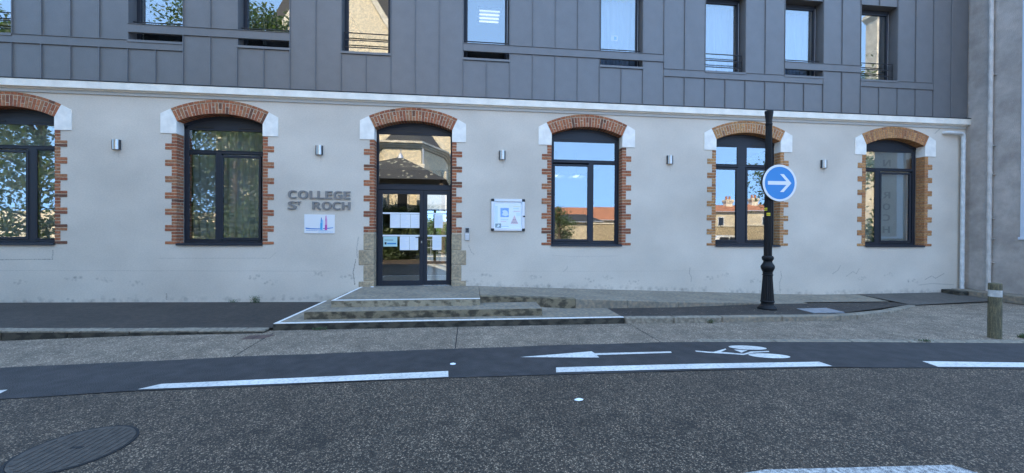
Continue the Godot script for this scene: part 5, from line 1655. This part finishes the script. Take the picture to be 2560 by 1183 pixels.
	bx(gw, "coping", Vector3(12.8, 2.75, 29.9), Vector3(60.1, 2.87, 30.5), M.church_trim, 0.02)
	# parked car
	car(Vector3(21.6, 0.01, 20.0))
	# trees
	tree("tall leafy tree leaning before the church, mirrored in the curtained window", Vector3(-13.6, 0, 13.2), 15.5, 5.2, 1.7, 30000, 3, "trees across the street", 0.5)
	tree("broad tree mirrored in the window cut off by the picture's edge", Vector3(-24.0, 0, 13.6), 13.0, 6.0, 1.3, 27000, 4, "trees across the street", 0.4)
	tree("dense tree added to darken the end window reflection, at the street's bend before the tall cream house", Vector3(23.0, 0, 12.2), 11.0, 4.4, 1.2, 16500, 5, "trees across the street")  # added tree, unseen itself: screens the sunlit house from the end window
	tree("rounded tree between the two big ones, before the low church wall", Vector3(-18.6, 0, 16.5), 14.0, 4.6, 1.2, 21000, 12, "trees across the street", 0.5)
	for sh in [[-7.0, 15.2, 21], [-5.0, 15.6, 22], [-3.0, 15.3, 23]]:
		tree(["dark shrub at the far post of the pavilion", "dark shrub in the middle under the pavilion", "dark shrub at the near post of the pavilion"][int(sh[2]) - 21], Vector3(sh[0], 0, sh[1]), 3.2, 1.7, 0.3, 5400, int(sh[2]), "shrubs under the pavilion")
	tree("small tree beside the slate-roofed outbuilding", Vector3(9.6, 0, 33.0), 4.8, 1.9, 1.2, 1800, 6, "trees across the street")

func car(at: Vector3) -> void:
	var c := thing("parked_car", "white estate car parked before the stone garden wall", "car", at)
	var side := PackedVector2Array([Vector2(-2.15, 0.35), Vector2(2.15, 0.35), Vector2(2.2, 0.75), Vector2(2.05, 1.0), Vector2(1.15, 1.12), Vector2(0.45, 1.62), Vector2(-0.6, 1.72), Vector2(-1.7, 1.66), Vector2(-2.15, 1.1), Vector2(-2.2, 0.7)])
	part(c, "body", extrude(side, -0.85, 0.85), M.car_white)
	for z in [-0.86, 0.86]:
		for w in [[[-1.65, 1.12], [-0.75, 1.12], [-0.75, 1.58], [-1.5, 1.55]], [[-0.65, 1.12], [0.15, 1.12], [0.15, 1.52], [-0.65, 1.58]], [[0.25, 1.12], [0.95, 1.12], [0.4, 1.5], [0.25, 1.52]]]:
			part(c, "window", extrude(pv(w), z - 0.01, z + 0.01), M.car_glass)
		for x in [-1.35, 1.35]:
			var wh := part(c, "wheel", lathe([Vector2(0.0, -0.11), Vector2(0.34, -0.11), Vector2(0.34, 0.11), Vector2(0.0, 0.11)], 20), M.tyre, Vector3(x, 0.34, z * 0.93), Vector3(PI / 2, 0, 0))
			part(wh, "rim", lathe([Vector2(0.0, 0.12), Vector2(0.21, 0.12), Vector2(0.22, -0.12), Vector2(0.0, -0.12)], 16), M.aluminium)
	for z in [-0.6, 0.6]:
		bx(c, "headlight", Vector3(2.08, 0.78, z - 0.2), Vector3(2.19, 0.92, z + 0.2), M.car_glass, 0.02)

# ------------------------------------------------------------------ sunlit yard behind the school, seen through the hall
func courtyard() -> void:
	setting("courtyard", slab(pv([[-30, -7.2], [30, -7.2], [30, -60], [-30, -60]]), 0.36, 0.3), M.square_gravel)
	var t := thing("white_awning", "white canvas awning in the sunlit yard behind the entrance hall", "awning")
	var st := start()
	q4(st, Vector3(-3.6, 4.6, -13.6), Vector3(-1.9, 4.6, -13.6), Vector3(-0.6, 3.25, -11.8), Vector3(-4.9, 3.25, -11.8), Vector3(0, 1, 1))
	q4(st, Vector3(-4.9, 3.25, -11.8), Vector3(-0.6, 3.25, -11.8), Vector3(-0.6, 3.0, -11.8), Vector3(-4.9, 3.0, -11.8), Vector3(0, 0, 1))
	q4(st, Vector3(-3.6, 4.6, -13.6), Vector3(-1.9, 4.6, -13.6), Vector3(-0.6, 3.25, -15.4), Vector3(-4.9, 3.25, -15.4), Vector3(0, 1, -1))
	part(t, "canopy", st.commit(), M.canvas)
	for x in [-4.8, -0.7]:
		bx(t, "post", Vector3(x - 0.04, 0.36, -11.86), Vector3(x + 0.04, 3.1, -11.78), M.aluminium, 0.004)
	var r := thing("white_railing", "white metal railing in the sunlit yard seen through the narrow door leaf", "railing")
	for y in [1.35, 0.95, 0.55]:
		bx(r, "rail", Vector3(-4.0, y - 0.025, -10.03), Vector3(-1.62, y + 0.025, -9.98), M.sign_white, 0.006)
	for k in 12:
		bx(r, "baluster", Vector3(-3.95 + 0.2 * k, 0.36, -10.02), Vector3(-3.92 + 0.2 * k, 1.35, -9.99), M.sign_white, 0.003)
	tree("bright green shrub by the awning in the yard", Vector3(-1.2, 0.36, -15.5), 2.6, 1.3, 0.3, 2400, 8, "shrubs in the yard")
	tree("green shrub beside the railing in the yard", Vector3(-2.9, 0.36, -16.5), 2.3, 1.4, 0.3, 2400, 9, "shrubs in the yard")
	var w := thing("yard_wall", "pale yard wall closing the court behind the school", "wall")
	bx(w, "masonry", Vector3(-20, 0.36, -22.3), Vector3(15, 2.6, -22), M.cream_render, 0.0)
	bx(w, "coping", Vector3(-20, 2.6, -22.35), Vector3(15, 2.7, -21.95), M.church_trim, 0.01)
